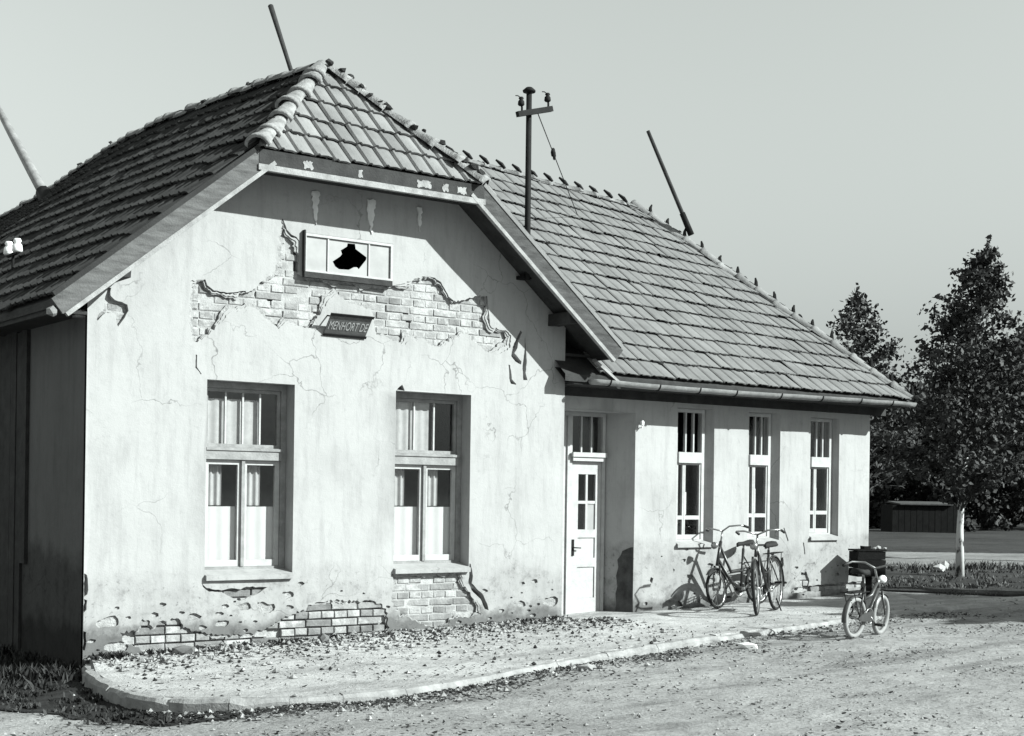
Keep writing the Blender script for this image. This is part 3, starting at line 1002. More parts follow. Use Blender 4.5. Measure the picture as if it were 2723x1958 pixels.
def facade_window(rc, bars, broken):
    x0, x1, z0, z1 = rc
    x0 += .003; x1 -= .003; z1 -= .003
    win = empty('window', ((x0 + x1) / 2, REV, z0), parent=house)
    win.matrix_parent_inverse = Matrix()
    off = Vector((-(x0 + x1) / 2, -REV, -z0))
    def mbb(mb, name, mat, par=win, smooth=False):
        mb.v = [tuple(Vector(p) + off) for p in mb.v]
        return mb.build(name, mat, par, smooth)
    Y = REV - 0.05
    zt0, zt1 = 1.935, 2.055          # transom bar
    m = MB(); frame_ring(m, x0, x1, z0, z1, Y, Y + .10, 0.06); mbb(m, 'frame', M['frame'])
    m = MB(); m.box(x0 + .062, x1 - .062, Y - .03, Y + .08, zt0, zt1); m.box(x0 + .062, x1 - .062, Y - .045, Y - .031, zt1 - .03, zt1 - .005)
    mbb(m, 'transom', M['frame'])
    # upper light: sash, glazing bars, panes
    ux0, ux1, uz0, uz1 = x0 + .062, x1 - .062, zt1 + .002, z1 - .062
    m = MB(); frame_ring(m, ux0, ux1, uz0, uz1, Y + .02, Y + .055, .035); mbb(m, 'sash', M['frame'])
    gx0, gx1, g0, g1 = ux0 + .037, ux1 - .037, uz0 + .037, uz1 - .037
    xs = [gx0 + (gx1 - gx0) * k / bars for k in range(bars + 1)]
    for k in range(1, bars):
        m = MB(); m.box(xs[k] - .009, xs[k] + .009, Y + .022, Y + .05, g0, g1); mbb(m, 'glazing_bar', M['paint'])
    for k in range(bars):
        m = MB(); m.box(xs[k] + .0095, xs[k + 1] - .0095, Y + .034, Y + .038, g0 + .001, g1 - .001); mbb(m, 'glass_pane', M['glass'])
    # two casements below
    mid = (x0 + x1) / 2
    for s, (a, bb) in enumerate(((x0 + .062, mid - .004), (mid + .004, x1 - .062))):
        m = MB(); frame_ring(m, a, bb, z0 + .062, zt0 - .002, Y + .015 + .006 * s, Y + .055, .048, .065); mbb(m, 'casement', M['paint'])
        m = MB(); m.box(a + .05, bb - .05, Y + .034, Y + .038, z0 + .13, zt0 - .052); mbb(m, 'glass_pane', M['glass'])
    m = MB(); m.box(mid - .02, mid + .016, Y - .012, Y + .012, z0 + .062, zt0 - .003); mbb(m, 'meeting_rail', M['frame'])
    # curtains hung behind the glass
    zc = z0 + (zt0 - z0) * 0.585
    for a, bb in ((x0 + .1, mid - .05), (mid + .05, x1 - .10)):
        o = curtain_mesh(a, bb, z0 + .1, zc, Y + .075, 2.3, 0.006, M['curtain'], win, 'half_curtain'); o.location = off
        o = curtain_mesh(a + .0, a + (bb - a) * 0.62, zc + .01, zt0, Y + .13, 3.0, 0.012, M['lace'], win, 'curtain'); o.location = off
    o = curtain_mesh(gx0, gx0 + (gx1 - gx0) * (0.76 if bars > 3 else .62), uz0, uz1 - (.10 if bars > 3 else .02), Y + .075, 5.0, 0.007, M['lace'], win, 'curtain'); o.location = off
    # weathered sill
    m = MB(); m.hexa([(x0, -.045, z0 - .06), (x1, -.045, z0 - .06), (x1, Y - .002, z0 - .03), (x0, Y - .002, z0 - .03),
                      (x0, -.045, z0 - .012), (x1, -.045, z0 - .012), (x1, Y - .002, z0 + .035), (x0, Y - .002, z0 + .035)])
    mbb(m, 'sill', M['plaster'])
    return win


facade_window(FW1, 4, True)
facade_window(FW2, 3, False)

# attic window in the gable, one pane broken through
att = empty('attic_window', (0, 0, 0), parent=house)
x0, x1, z0, z1 = ATT
m = MB(); frame_ring(m, x0 + .004, x1 - .004, z0 + .004, z1 - .004, -0.010, 0.06, 0.026); m.build('frame', M['paint'], att)
m = MB(); m.box(x0 - .01, x1 - .03, -0.05, 0.0, z0 - .055, z0 + .003); m.build('sill', M['wood_dark'], att)  # coloured dark to give the band of shadow under the window
m = MB(); m.box(x0 - .014, x0 + .001, -0.05, -0.001, z0 + .005, z1 + .02); m.build('shade_strip', M['wood_dark'], att)  # dark strip standing in for the shadow left of the frame
bars_x = [2.522, 3.01]
for bx in bars_x:
    m = MB(); m.box(bx - .008, bx + .008, -.002, .03, z0 + .033, z1 - .033); m.build('glazing_bar', M['paint'], att)
ph = [(2.755,4.218),(2.844,4.220),(2.852,4.169),(2.985,4.096),(2.98,4.069),(2.893,3.962),(2.87,3.980),(2.833,3.976),(2.774,3.943),(2.656,3.938),(2.611,3.962),(2.581,4.01),(2.668,4.071),(2.69,4.099),(2.675,4.136),(2.748,4.183)]
for a, bb, hs in ((x0 + .033, bars_x[0] - .013, []), (bars_x[0] + .013, bars_x[1] - .013, [(ph, .004)]), (bars_x[1] + .013, x1 - .033, [])):
    sheet('glass_pane', rect(a, bb, z0 + .033, z1 - .033), hs, 0.012, M['dusty'], att, 0.5, 0, 0.004, False)


def wing_window(rc, inn):
    x0, x1 = inn[0] + .003, inn[1] - .003
    z0, z1 = rc[2], rc[3] - .003
    win = empty('window', (0, 0, 0), parent=house)
    Y = WY + .09
    zt0, zt1 = 2.05, 2.185
    m = MB(); frame_ring(m, x0, x1, z0, z1, Y, Y + .08, .045); m.build('frame', M['paint'], win)
    m = MB(); m.box(x0 + .047, x1 - .047, Y - .03, Y + .07, zt0, zt1); m.build('transom', M['paint'], win)
    g0, g1 = zt1 + .002, z1 - .047
    w = x1 - x0
    xs = [x0 + .047, x1 - .045 - .64 * (w - .09), x1 - .045 - .32 * (w - .09), x1 - .047]
    for k in (1, 2):
        m = MB(); m.box(xs[k] - .011, xs[k] + .011, Y + .01, Y + .05, g0, g1); m.build('glazing_bar', M['paint'], win)
    for k in range(3):
        m = MB(); m.box(xs[k] + .0115 * (k > 0) + .001, xs[k + 1] - .0115 * (k < 2) - .001, Y + .03, Y + .034, g0 + .001, g1 - .001); m.build('glass_pane', M['glass'], win)
    mid = x1 - .66 * w
    zb = z0 + .30
    for a, bb in ((x0 + .047, mid - .002), (mid + .002, x1 - .047)):
        m = MB(); frame_ring(m, a, bb, z0 + .047, zt0 - .002, Y + .012, Y + .05, .024, .06)
        m.box(a + .024, bb - .024, Y + .012, Y + .05, zb, zb + .05); m.build('casement', M['paint'], win)
        m = MB(); m.box(a + .026, bb - .026, Y + .03, Y + .034, zb + .052, zt0 - .028); m.build('glass_pane', M['glass'], win)
        m = MB(); m.box(a + .026, bb - .026, Y + .03, Y + .034, z0 + .109, zb - .002); m.build('glass_pane', M['glass'], win)
    curtain_mesh(mid + .03, mid + .10, z0 + .36, z0 + random.uniform(.62, .9), Y + .07, 1.0, .006, M['curtain'], win, 'curtain')
    m = MB(); m.hexa([(rc[0], WY - .04, z0 - .05), (rc[1], WY - .04, z0 - .05), (x1, Y - .002, z0 - .03), (x0, Y - .002, z0 - .03),
                      (rc[0], WY - .04, z0 - .01), (rc[1], WY - .04, z0 - .01), (x1, Y - .002, z0 + .03), (x0, Y - .002, z0 + .03)])
    m.build('sill', M['plaster_wing'], win)


for w, q in zip(WWIN, WIN_IN):
    wing_window(w, q)

door = empty('door', (0, 0, 0), parent=house)
x0, x1 = DIN[0] + .003, DIN[1] - .003
z0, z1 = DOOR[2] + .003, DOOR[3] - .003
Y = WY + .36
a, bb = 6.265, x1 - .047
m = MB(); m.box(x0, x0 + .045, Y, Y + .1, z0, z1); m.box(x1 - .045, x1, Y, Y + .1, z0, z1); m.box(x0 + .046, x1 - .046, Y, Y + .1, z1 - .045, z1); m.box(a - .075, a - .003, Y - .004, Y + .1, z0, z1 - .046)
m.build('frame', M['paint'], door)
m = MB(); m.box(x0 + .046, a - .077, Y + .02, Y + .06, z0, z1 - .046); m.build('side_panel', M['paint'], door)
m = MB(); m.box(a - .002, bb + .002, Y - .02, Y + .09, 2.04, 2.14); m.box(a - .03, bb + .03, Y - .06, Y - .021, 2.09, 2.145); m.box(a - .015, bb + .015, Y - .04, Y - .0205, 2.04, 2.088)
m.build('cornice', M['paint'], door)
xs = [a + (bb - a) * k / 3 for k in range(4)]
for k in (1, 2):
    m = MB(); m.box(xs[k] - .011, xs[k] + .011, Y + .02, Y + .05, 2.142, z1 - .047); m.build('glazing_bar', M['paint'], door)
for k in range(3):
    m = MB(); m.box(xs[k] + .0115 * (k > 0) + .001, xs[k + 1] - .0115 * (k < 2) - .001, Y + .034, Y + .038, 2.143, z1 - .048); m.build('glass_pane', M['glass'], door)
lf = empty('door_leaf', (0, 0, 0), parent=door)
pa, pb = a + .115, bb - .085
pc = (pa + pb) / 2
zp0, zp1, zpm = 1.20, 1.88, 1.535
m = MB()
yl, yh = Y + .02, Y + .06
m.box(a, pa, yl, yh, z0 + .004, 2.037); m.box(pb, bb, yl, yh, z0 + .004, 2.037)
m.box(pa, pb, yl, yh, zp1, 2.037); m.box(pa, pb, yl, yh, 1.10, zp0); m.box(pa, pb, yl, yh, z0 + .004, z0 + .20); m.box(pa, pb, yl, yh, .74, .85)
m.box(pc - .016, pc + .016, yl + .005, yh - .005, zp0, zp1); m.box(pa, pc - .0165, yl + .005, yh - .005, zpm - .018, zpm + .018); m.box(pc + .0165, pb, yl + .005, yh - .005, zpm - .018, zpm + .018)
m.build('stiles', M['paint'], lf)
m = MB(); m.box(pa + .001, pb - .001, yl + .015, yh - .012, .851, 1.099); m.build('door_panel', M['paint'], lf)
m = MB(); m.box(pa + .001, pb - .001, yl + .015, yh - .012, z0 + .201, .739); m.build('door_panel', M['paint'], lf)
for i, (u0, u1, v0, v1) in enumerate(((pa, pc - .017, zpm + .019, zp1), (pc + .017, pb, zpm + .019, zp1), (pa, pc - .017, zp0, zpm - .019), (pc + .017, pb, zp0, zpm - .019))):
    m = MB(); m.box(u0 + .001, u1 - .001, yl + .018, yl + .022, v0 + .001, v1 - .001)
    m.build('glass_pane', M['dusty'] if i == 3 else M['glass'], lf)
m = MB(); m.tube([(a + .04, Y + .018, .98), (a + .04, Y - .03, .98), (a + .13, Y - .03, .975)], .008, 6); m.box(a + .025, a + .055, Y + .008, Y + .0195, .88, 1.08)
m.build('handle', M['metal'], door)
m = MB(); m.box(x0 - .1, x1 + .2, Y + .9, Y + .92, 0, 2.9); m.build('hall_wall', M['wood_dark'], house)


# ------------------------------------------------------------------ roofs
RY = [-0.43, 0.75, 3.3, 5.3, 6.9, 9.7, 12.3, 14.5]
RZ = [6.10, 6.22, 6.39, 6.48, 6.46, 6.25, 6.20, 6.15]
def main_ridge_z(y):
    return interp(y, RY, RZ)
CX = WD / 2
def left_slope(y, t):      # t 0 at the eave, 1 at the ridge
    sag = 0.03 * math.sin(math.pi * t) * noise.noise(Vector((y * .3, t * 2, 0)))
    return Vector((EX + (CX - EX) * t, y, EZ + (main_ridge_z(y) - EZ) * t + sag))
PEAK = Vector((CX, 0.75, 6.22))
HE0 = Vector((HX0, -0.43, HZ)); HE1 = Vector((HX1, -0.43, HZ))
WEY, WEZ = -0.20, 3.03                    # wing eave
WRY = 3.80
WX1, WRX = 11.66, 10.05
def wing_ridge_z(x):
    return 6.33 - 0.080 * (x - 6.86)
def wing_eave_z(x):
    return WEZ - 0.02 * (x - 5.8) / 5.8 + 0.012 * noise.noise(Vector((x * .9, 0, 0)))
def wing_slope(x, t):
    return Vector((x, WEY + (WRY - WEY) * t, wing_eave_z(x) + (wing_ridge_z(x) - wing_eave_z(x)) * t + 0.02 * math.sin(math.pi * t) * noise.noise(Vector((x * .5, t * 2, 5)))))
def main_right_z(x, y):
    t = (x - (WD - EX)) / (CX - (WD - EX))
    return EZ + (main_ridge_z(y) - EZ) * t

TW, TG = 0.20, 0.335
PROF = [(0.0, .004), (.018, .026), (.04, .030), (.062, .012), (.10, .016), (.14, .015), (.172, .006), (.192, .003)]
def tile_mesh(mat, k):
    v = []
    L = 0.385
    f = []
    n = len(PROF)
    j = random.uniform(-.003, .003)
    fl = 0.45 if mat.name.startswith('pale') else 1.0
    for y, dz in ((0.0, 0.034), (L, -0.002)):
        for x, z in PROF:
            z *= fl
            v.append((x - TW / 2, y + random.uniform(-.003, .003) + (j if y == 0 else 0), z + dz))
    for x, z in PROF:
        v.append((x - TW / 2, 0.004, max(0.012, z + .034 - .022)))
    for i in range(n - 1):
        f.append((i, i + 1, n + i + 1, n + i))
        f.append((2 * n + i, 2 * n + i + 1, i + 1, i))
    f.append((0, n, 2 * n))
    f.append((n - 1, 2 * n + n - 1, 2 * n - 1))
    me = bpy.data.meshes.new('roof_tile')
    me.from_pydata(v, [], f)
    me.materials.append(mat)
    me.update()
    return me
TILES = {k: [tile_mesh(M[k], i) for i in range(5)] for k in ('tile', 'tile_shaded', 'tile_flat')}

cam_inv = cam.matrix_world.inverted()
def proj_area(p, n):
    d = p - CAM
    c = abs(d.normalized().dot(n))
    return TW * TG * c / d.length_squared

tile_jobs = []          # (area, roof key, matrix, material, clip planes)
def add_tile(key, pos, du, dv, mat, clips=()):
    x = du.normalized()
    y = (dv - x * dv.dot(x)).normalized()
    z = x.cross(y)
    if z.z < 0:
        z = -z; x = -x
    R = Matrix((x, y, z)).transposed().to_4x4()
    R = R @ Matrix.Rotation(random.gauss(0, .018), 4, 'Z') @ Matrix.Rotation(random.gauss(0, .013), 4, 'X') @ Matrix.Rotation(random.gauss(0, .02), 4, 'Y')
    slip = y * (-random.uniform(.02, .06) if random.random() < .03 else random.gauss(0, .005))
    mw = Matrix.Translation(pos + slip + z * random.uniform(0, .010)) @ R
    vis = z.dot((CAM - pos)) > 0
    a = proj_area(pos, z) if vis else 0
    pp = cam_inv @ pos
    px = pp.x / -pp.z * 3192 + 1134
    if px < -20 or px > 2290:
        a = 0
    tile_jobs.append((a, key, mw, mat, clips))

SL_N = 12
# left slope of the main roof
slen = math.hypot(CX - EX, 6.2 - EZ)
rows = int(slen / TG)
for r in range(rows + 1):
    t = r * TG / slen
    if t > 0.985: break
    y = -0.40
    while y < 14.3:
        p = left_slope(y + TW / 2, t)
        dv = left_slope(y + TW / 2, t + .05) - p
        du = left_slope(y + TW / 2 + .1, t) - left_slope(y + TW / 2 - .1, t)
        clips = ()
        # cut along the half hip (plan line HE0 - PEAK)
        hx = HE0.x; 
        s = (y + TW / 2 - HE0.y) / (PEAK.y - HE0.y)
        lim = HE0.x + (CX - HE0.x) * s
        ok = True
        if y < PEAK.y + .1:
            n = Vector((PEAK.y - HE0.y, -(CX - HE0.x), 0)).normalized()     # points towards +x, -y: outside
            dist = (p - HE0).dot(n)
            top = (p + dv.normalized() * TG - HE0).dot(n)
            if min(dist, top) > 0.13 and p.z > HZ - .3: ok = False
            elif max(dist, top) > -0.12 and p.z > HZ - .5: clips = ((HE0 - n * -0.0, n),)
        if r * TG + .40 > slen * .98: clips = clips + ((Vector((CX, 0, 0)), Vector((1, 0, 0))),)
        if ok:
            add_tile('main', p, du, dv, 'tile_shaded', clips)
        y += TW
# right slope of the main roof (mostly hidden)
for r in range(rows + 1):
    t = r * TG / slen
    if t > 0.985: break
    y = -0.40
    while y < 14.3:
        q = left_slope(y + TW / 2, t); p = Vector((WD - q.x, q.y, q.z))
        d = left_slope(y + TW / 2, t + .05) - q; dv = Vector((-d.x, d.y, d.z))
        ok = True; clips = ()
        if y < PEAK.y + .1:
            n = Vector((-(PEAK.y - HE1.y), -(HE1.x - CX), 0)).normalized()
            dist = (p - HE1).dot(n); top = (p + dv.normalized() * TG - HE1).dot(n)
            if min(dist, top) > 0.13 and p.z > HZ - .3: ok = False
            elif max(dist, top) > -0.12 and p.z > HZ - .5: clips = ((HE1, n),)
        tt = (p.y - WEY) / (WRY - WEY)
        if 0 < tt < 1 and p.x > 5 and wing_slope(p.x, tt).z > p.z + .12: ok = False
        if r * TG + .40 > slen * .98: clips = clips + ((Vector((CX, 0, 0)), Vector((-1, 0, 0))),)
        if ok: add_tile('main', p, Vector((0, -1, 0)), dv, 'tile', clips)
        y += TW
# half hip
hlen = (Vector((CX, PEAK.y, PEAK.z)) - Vector((CX, HE0.y, HZ))).length
hv = (Vector((CX, PEAK.y, PEAK.z)) - Vector((CX, HE0.y, HZ))).normalized()
for r in range(6):
    x = HX0 - .2
    base = Vector((0, HE0.y, HZ)) + hv * (r * TG)
    if r * TG > hlen - .05: break
    while x < HX1 + .2:
        p = Vector((x + TW / 2, base.y, base.z))
        n0 = Vector((-(PEAK.y - HE0.y), (CX - HE0.x), 0)).normalized()
        n1 = Vector(((PEAK.y - HE1.y), (HE1.x - CX), 0)).normalized()
        d0 = (p - HE0).dot(n0); d1 = (p - HE1).dot(n1)
        pt = p + hv * TG
        if d0 < .13 and d1 < .13:
            clips = []
            if max(d0, (pt - HE0).dot(n0)) > -.12: clips.append((HE0, n0))
            if max(d1, (pt - HE1).dot(n1)) > -.12: clips.append((HE1, n1))
            add_tile('main', p, Vector((1, 0, 0)), hv, 'tile', tuple(clips))
        x += TW
# front slope of the wing
wlen = math.hypot(WRY - WEY, 6.2 - WEZ)
wr = int(wlen / TG)
for r in range(wr + 1):
    t = r * TG / wlen
    if t > .985: break
    x = 5.2
    while x < WX1 + .1:
        xc = x + TW / 2
        p = wing_slope(xc, t)
        dv = wing_slope(xc, t + .03) - p
        du = wing_slope(xc + .1, t) - wing_slope(xc - .1, t)
        x += TW
        if xc < WD + .06 and p.z < EZ + .25: continue
        if main_right_z(xc, p.y) > p.z + .05 and xc < WD - EX: continue
        n = Vector((WRY - WEY, WX1 - WRX, 0)).normalized()
        E0 = Vector((WX1, WEY, 0))
        d0 = (p - E0).dot(n); d1 = (p + dv.normalized() * TG - E0).dot(n)
        if min(d0, d1) > .13: continue
        clips = ((E0, n),) if max(d0, d1) > -.12 else ()
        if r * TG + .40 > wlen * .97: clips = clips + ((Vector((0, WRY, 0)), Vector((0, 1, 0))),)
        add_tile('wing', p, du, dv, 'tile_flat', clips)
# hip end and rear slope of the wing
for r in range(wr + 1):
    t = r * TG / wlen
    if t > .985: break
    y = WEY - .1
    while y < 2 * WRY - WEY:
        yc = y + TW / 2
        p = Vector((WX1 + (WRX - WX1) * t, yc, wing_eave_z(WX1) + (wing_ridge_z(WRX) - wing_eave_z(WX1)) * t))
        dv = Vector((WRX - WX1, 0, wing_ridge_z(WRX) - wing_eave_z(WX1)))
        y += TW
        f = (WX1 - p.x) / (WX1 - WRX)
        if yc < WEY + (WRY - WEY) * f - .05 or yc > (2 * WRY - WEY) - (WRY - WEY) * f + .05: continue
        n1 = Vector((-(WRY - WEY), -(WX1 - WRX), 0)).normalized(); n2 = Vector((-(WRY - WEY), (WX1 - WRX), 0)).normalized()
        add_tile('wing', p, Vector((0, 1, 0)), dv, 'tile_flat', ((Vector((WX1, WEY, 0)), n1), (Vector((WX1, 2 * WRY - WEY, 0)), n2)))
    x = WD
    while x < WX1:
        xc = x + TW / 2
        q = wing_slope(xc, t); p = Vector((xc, 2 * WRY - q.y, q.z))
        x += TW
        if xc > WX1 - (WX1 - WRX) * t + .05: continue
        if main_right_z(xc, p.y) > p.z + .05 and xc < WD - EX: continue
        add_tile('wing', p, Vector((-1, 0, 0)), Vector((0, -(WRY - WEY), wing_ridge_z(xc) - wing_eave_z(xc))), 'tile_flat', ((Vector((0, WRY, 0)), Vector((0, -1, 0))), (Vector((WX1, 2 * WRY - WEY, 0)), Vector((WRY - WEY, -(WX1 - WRX), 0)).normalized())) if r * TG + .4 > wlen * .97 or xc > WX1 - (WX1 - WRX) * t - .4 else ())

roofs = {'main': empty('main_roof', (0, 0, 0), parent=house), 'wing': empty('wing_roof', (0, 0, 0), parent=house)}
tile_jobs.sort(key=lambda j: -j[0])
rest = {}
def clipped(me, mw, clips):
    bm = bmesh.new(); bm.from_mesh(me); bm.transform(mw)
    for co, n in clips:
        bmesh.ops.bisect_plane(bm, geom=bm.verts[:] + bm.edges[:] + bm.faces[:], dist=1e-5, plane_co=co, plane_no=n, clear_outer=True)
    return bm
for i, (a, key, mw, mat, clips) in enumerate(tile_jobs):
    me = random.choice(TILES[mat])
    if i < 300:
        if clips:
            bm = clipped(me, mw, clips)
            bm.transform(mw.inverted())
            if not bm.faces:
                bm.free(); continue
            m2 = bpy.data.meshes.new('roof_tile'); bm.to_mesh(m2); bm.free()
            m2.materials.append(M[mat]); me = m2
        o = bpy.data.objects.new('roof_tile', me)
        link(o, roofs[key])
        o.matrix_local = mw
    else:
        bm = clipped(me, mw, clips) if clips else None
        if bm is None:
            co = [mw @ v.co for v in me.vertices]; fs = [tuple(p.vertices) for p in me.polygons]
        else:
            bm.verts.index_update()
            co = [v.co.copy() for v in bm.verts]; fs = [tuple(v.index for v in f.verts) for f in bm.faces]; bm.free()
        mb = rest.setdefault((key, mat), MB())
        k = len(mb.v)
        mb.v += [tuple(c) for c in co]
        mb.f += [tuple(k + q for q in f) for f in fs]
for (key, mat), mb in rest.items():
    me = mb.mesh('roof_tiles', M[mat])
    o = bpy.data.objects.new('roof_tiles', me); o['kind'] = 'stuff'
    link(o, roofs[key])

# roof decks just under the tiles
m = MB()
N = 15
for i in range(N):
    ya = -0.40 + i * 14.8 / N; yb = -0.40 + (i + 1) * 14.8 / N
    for s in (0, 1):
        g = (lambda v: v) if s == 0 else (lambda v: Vector((WD - v.x, v.y, v.z)))
        dn = Vector((0, 0, -0.015))
        tm = 1.0
        if ya < .75:
            yb2 = .75 if i == 0 else yb
        a0, a1, b0, b1 = left_slope(ya, 0), left_slope(ya, .58 if ya < .5 else 1), left_slope(yb, 0), left_slope(yb, .72 if yb < .7 else 1)
        m.face([g(a0) + dn, g(b0) + dn, g(b1) + dn, g(a1) + dn])
        lo = Vector((0, 0, -.09))
        m.face([g(a0) + lo, g(b0) + lo, g(b1) + lo, g(a1) + lo])
        m.face([g(a0) + lo, g(b0) + lo, g(b0) + dn, g(a0) + dn])
dn = Vector((0, 0, -.02))
m.face([HE0 + dn, HE1 + dn, PEAK + dn])
m.face([HE0 + dn, PEAK + dn, left_slope(.75, 1) + dn, left_slope(.75, .6) + dn])
lo = Vector((0, 0, -.12))
m.face([HE0 + lo, HE1 + lo, PEAK + lo])
m.build('roof_deck', M['wood_dark'], roofs['main'])
m = MB()
for i in range(10):
    xa = 5.5 + i * (WX1 - 5.5) / 10; xb = 5.5 + (i + 1) * (WX1 - 5.5) / 10
    ta = 1 if xa < WRX else max(0, (WX1 - xa) / (WX1 - WRX)); tb = 1 if xb < WRX else max(0, (WX1 - xb) / (WX1 - WRX))
    dn = Vector((0, 0, -.02)); lo = Vector((0, 0, -.10))
    for d in (dn, lo):
        m.face([wing_slope(xa, 0) + d, wing_slope(xb, 0) + d, wing_slope(xb, tb) + d, wing_slope(xa, ta) + d])
        q = [wing_slope(xa, 0), wing_slope(xb, 0), wing_slope(xb, tb), wing_slope(xa, ta)]
        m.face([Vector((p.x, 2 * WRY - p.y, p.z)) + d for p in q][::-1])
    m.face([wing_slope(xa, 0) + lo, wing_slope(xb, 0) + lo, wing_slope(xb, 0) + dn, wing_slope(xa, 0) + dn])
c0 = Vector((WX1, WEY, wing_eave_z(WX1) - .02)); c1 = Vector((WX1, 2 * WRY - WEY, c0.z)); c2 = Vector((WRX, WRY, wing_ridge_z(WRX) - .02))
m.face([c0, c1, c2])
m.build('roof_deck', M['wood_dark'], roofs['wing'])
m = MB()
m.box(WD + .0, WX1 - .05, WEY + .03, WY + .02, 2.905, 2.93)
m.build('eave_soffit', M['wood_dark'], roofs['wing'])
m = MB(); m.box(WD + .0, WX1 - .04, WY - .03, WY - .006, 2.80, 2.90); m.build('eave_board', M['wood_dark'], roofs['wing'])


# ridge and hip caps
def cap_mesh(L, r0, r1, mat, name='ridge_tile'):
    mb = MB()
    n = 8
    for x, r in ((0, r0), (L * .82, r1), (L * .83, r1 * 1.12), (L, r1 * 1.15)):
        for q in range(n + 1):
            a = math.pi * q / n
            mb.v.append((x, r * math.cos(a), r * math.sin(a) * 0.8 - .02))
    for k in range(3):
        for q in range(n):
            mb.f.append((k * (n + 1) + q, k * (n + 1) + q + 1, (k + 1) * (n + 1) + q + 1, (k + 1) * (n + 1) + q))
    i = len(mb.v)
    mb.v += [(v[0] * 1.0, v[1] * .8, v[2] - .03) for v in mb.v[3 * (n + 1):4 * (n + 1)]]
    for q in range(n):
        mb.f.append((3 * (n + 1) + q, 3 * (n + 1) + q + 1, i + q + 1, i + q))
    return mb.mesh(name, mat, True)


CAPS = {k: cap_mesh(.36, .105, .115, M[k]) for k in ('cap', 'cap_white')}
HIPC = cap_mesh(.37, .075, .115, M['cap_white'])
WCAP = cap_mesh(.36, .085, .09, M['cap'])
moss = MB()
def run_caps(path, step, me, roof, flip=False, lift=.0, mossy=0.3, spike=None):
    P = [Vector(p) for p in path]
    cum = [0]
    for a, b_ in zip(P, P[1:]): cum.append(cum[-1] + (b_ - a).length)
    def at(s):
        for k in range(len(P) - 1):
            if s <= cum[k + 1] or k == len(P) - 2:
                return P[k].lerp(P[k + 1], (s - cum[k]) / (cum[k + 1] - cum[k]))
    s = 0
    while s < cum[-1] - step * .4:
        a = at(s); b_ = at(min(s + step, cum[-1]))
        x = (b_ - a).normalized()
        if flip:
            a = b_; x = -x
        y = Vector((0, 0, 1)).cross(x).normalized(); z = x.cross(y)
        o = bpy.data.objects.new('ridge_tile', me)
        link(o, roof)
        o.matrix_local = (Matrix.Translation(a + z * (lift + random.uniform(-.008, .012))) @ Matrix((x, y, z)).transposed().to_4x4()
                          @ Matrix.Rotation(random.gauss(0, .05), 4, 'X') @ Matrix.Rotation(random.gauss(0, .03), 4, 'Y') @ Matrix.Rotation(random.gauss(0, .03), 4, 'Z'))
        if random.random() < mossy:
            for _ in range(3):
                moss.lump(at(min(cum[-1], s + random.uniform(0, step))) + Vector((random.uniform(-.06, .06), random.uniform(-.08, .02), random.uniform(.03, .10))), random.uniform(.025, .06), (1, 1, .7), .5)
        if spike:
            q = at(s) + Vector((0, 0, .09))
            spike(q, x)
        s += step


run_caps([(CX, y, main_ridge_z(y)) for y in (.85, 3.3, 5.3, 6.9, 9.7, 12.3, 14.3)], .33, CAPS['cap'], roofs['main'], mossy=.35, lift=.02)
run_caps([HE0 + Vector((0, -.02, .02)), PEAK + Vector((0, 0, .03))], .34, HIPC, roofs['main'], flip=True, mossy=.0, lift=.02)
run_caps([HE1 + Vector((0, -.02, .02)), PEAK + Vector((0, 0, .03))], .34, HIPC, roofs['main'], flip=True, mossy=1.0, lift=.02)
hooks = MB()
def hook(q, x):
    a = q + Vector((-.05, -.02, .05)); hooks.tube([a, q + Vector((.03, -.05, -.01)), q + Vector((.07, -.08, -.07))], [.014, .03, .022], 6)
def nub(q, x):
    k = random.uniform(.5, 1.25); hooks.tube([q + Vector((0, 0, -.06)), q + Vector((0, 0, .03 * k)), q + Vector((random.uniform(-.02, .03), 0, .085 * k))], [.035, .024, .012], 6)
run_caps([(6.2, WRY, wing_ridge_z(6.2)), (WRX, WRY, wing_ridge_z(WRX))], .29, WCAP, roofs['wing'], spike=hook, mossy=0)
run_caps([(WX1, WEY, wing_eave_z(WX1) + .02), (11.2, WEY + (WX1 - 11.2) / (WX1 - WRX) * (WRY - WEY), wing_eave_z(WX1) + (wing_ridge_z(WRX) - wing_eave_z(WX1)) * (WX1 - 11.2) / (WX1 - WRX) + .02),
          (WRX, WRY, wing_ridge_z(WRX) + .02)], .36, WCAP, roofs['wing'], spike=nub, mossy=0)
hooks.build('ridge_hooks', M['metal'], roofs['wing'], kind='stuff')
# moss tufts in the courses of the wing roof
for _ in range(420):
    r = random.randrange(1, wr)
    x = random.uniform(6.0, 11.4)
    t = r * TG / wlen
    p = wing_slope(x, t)
    if main_right_z(x, p.y) > p.z - .1 and x < WD - EX: continue
    if x > WX1 - (WX1 - WRX) * t - .1: continue
    if noise.noise(Vector((x * 1.2, r * .8, 3))) < -0.12: continue
    moss.lump(p + Vector((0, -.012, .014)), random.uniform(.010, .030), (1.3, .8, .8), .4)
for _ in range(60):
    r = random.randrange(1, 5)
    x = random.uniform(HX0, HX1)
    p = Vector((x, HE0.y, HZ)) + hv * (r * TG)
    if abs(x - CX) > (HX1 - HX0) / 2 * (1 - r * TG / hlen): continue
    moss.lump(p + Vector((0, -.015, .015)), random.uniform(.010, .022), (1.3, .8, .8), .4)
moss.build('moss', M['moss'], roofs['main'], kind='stuff')

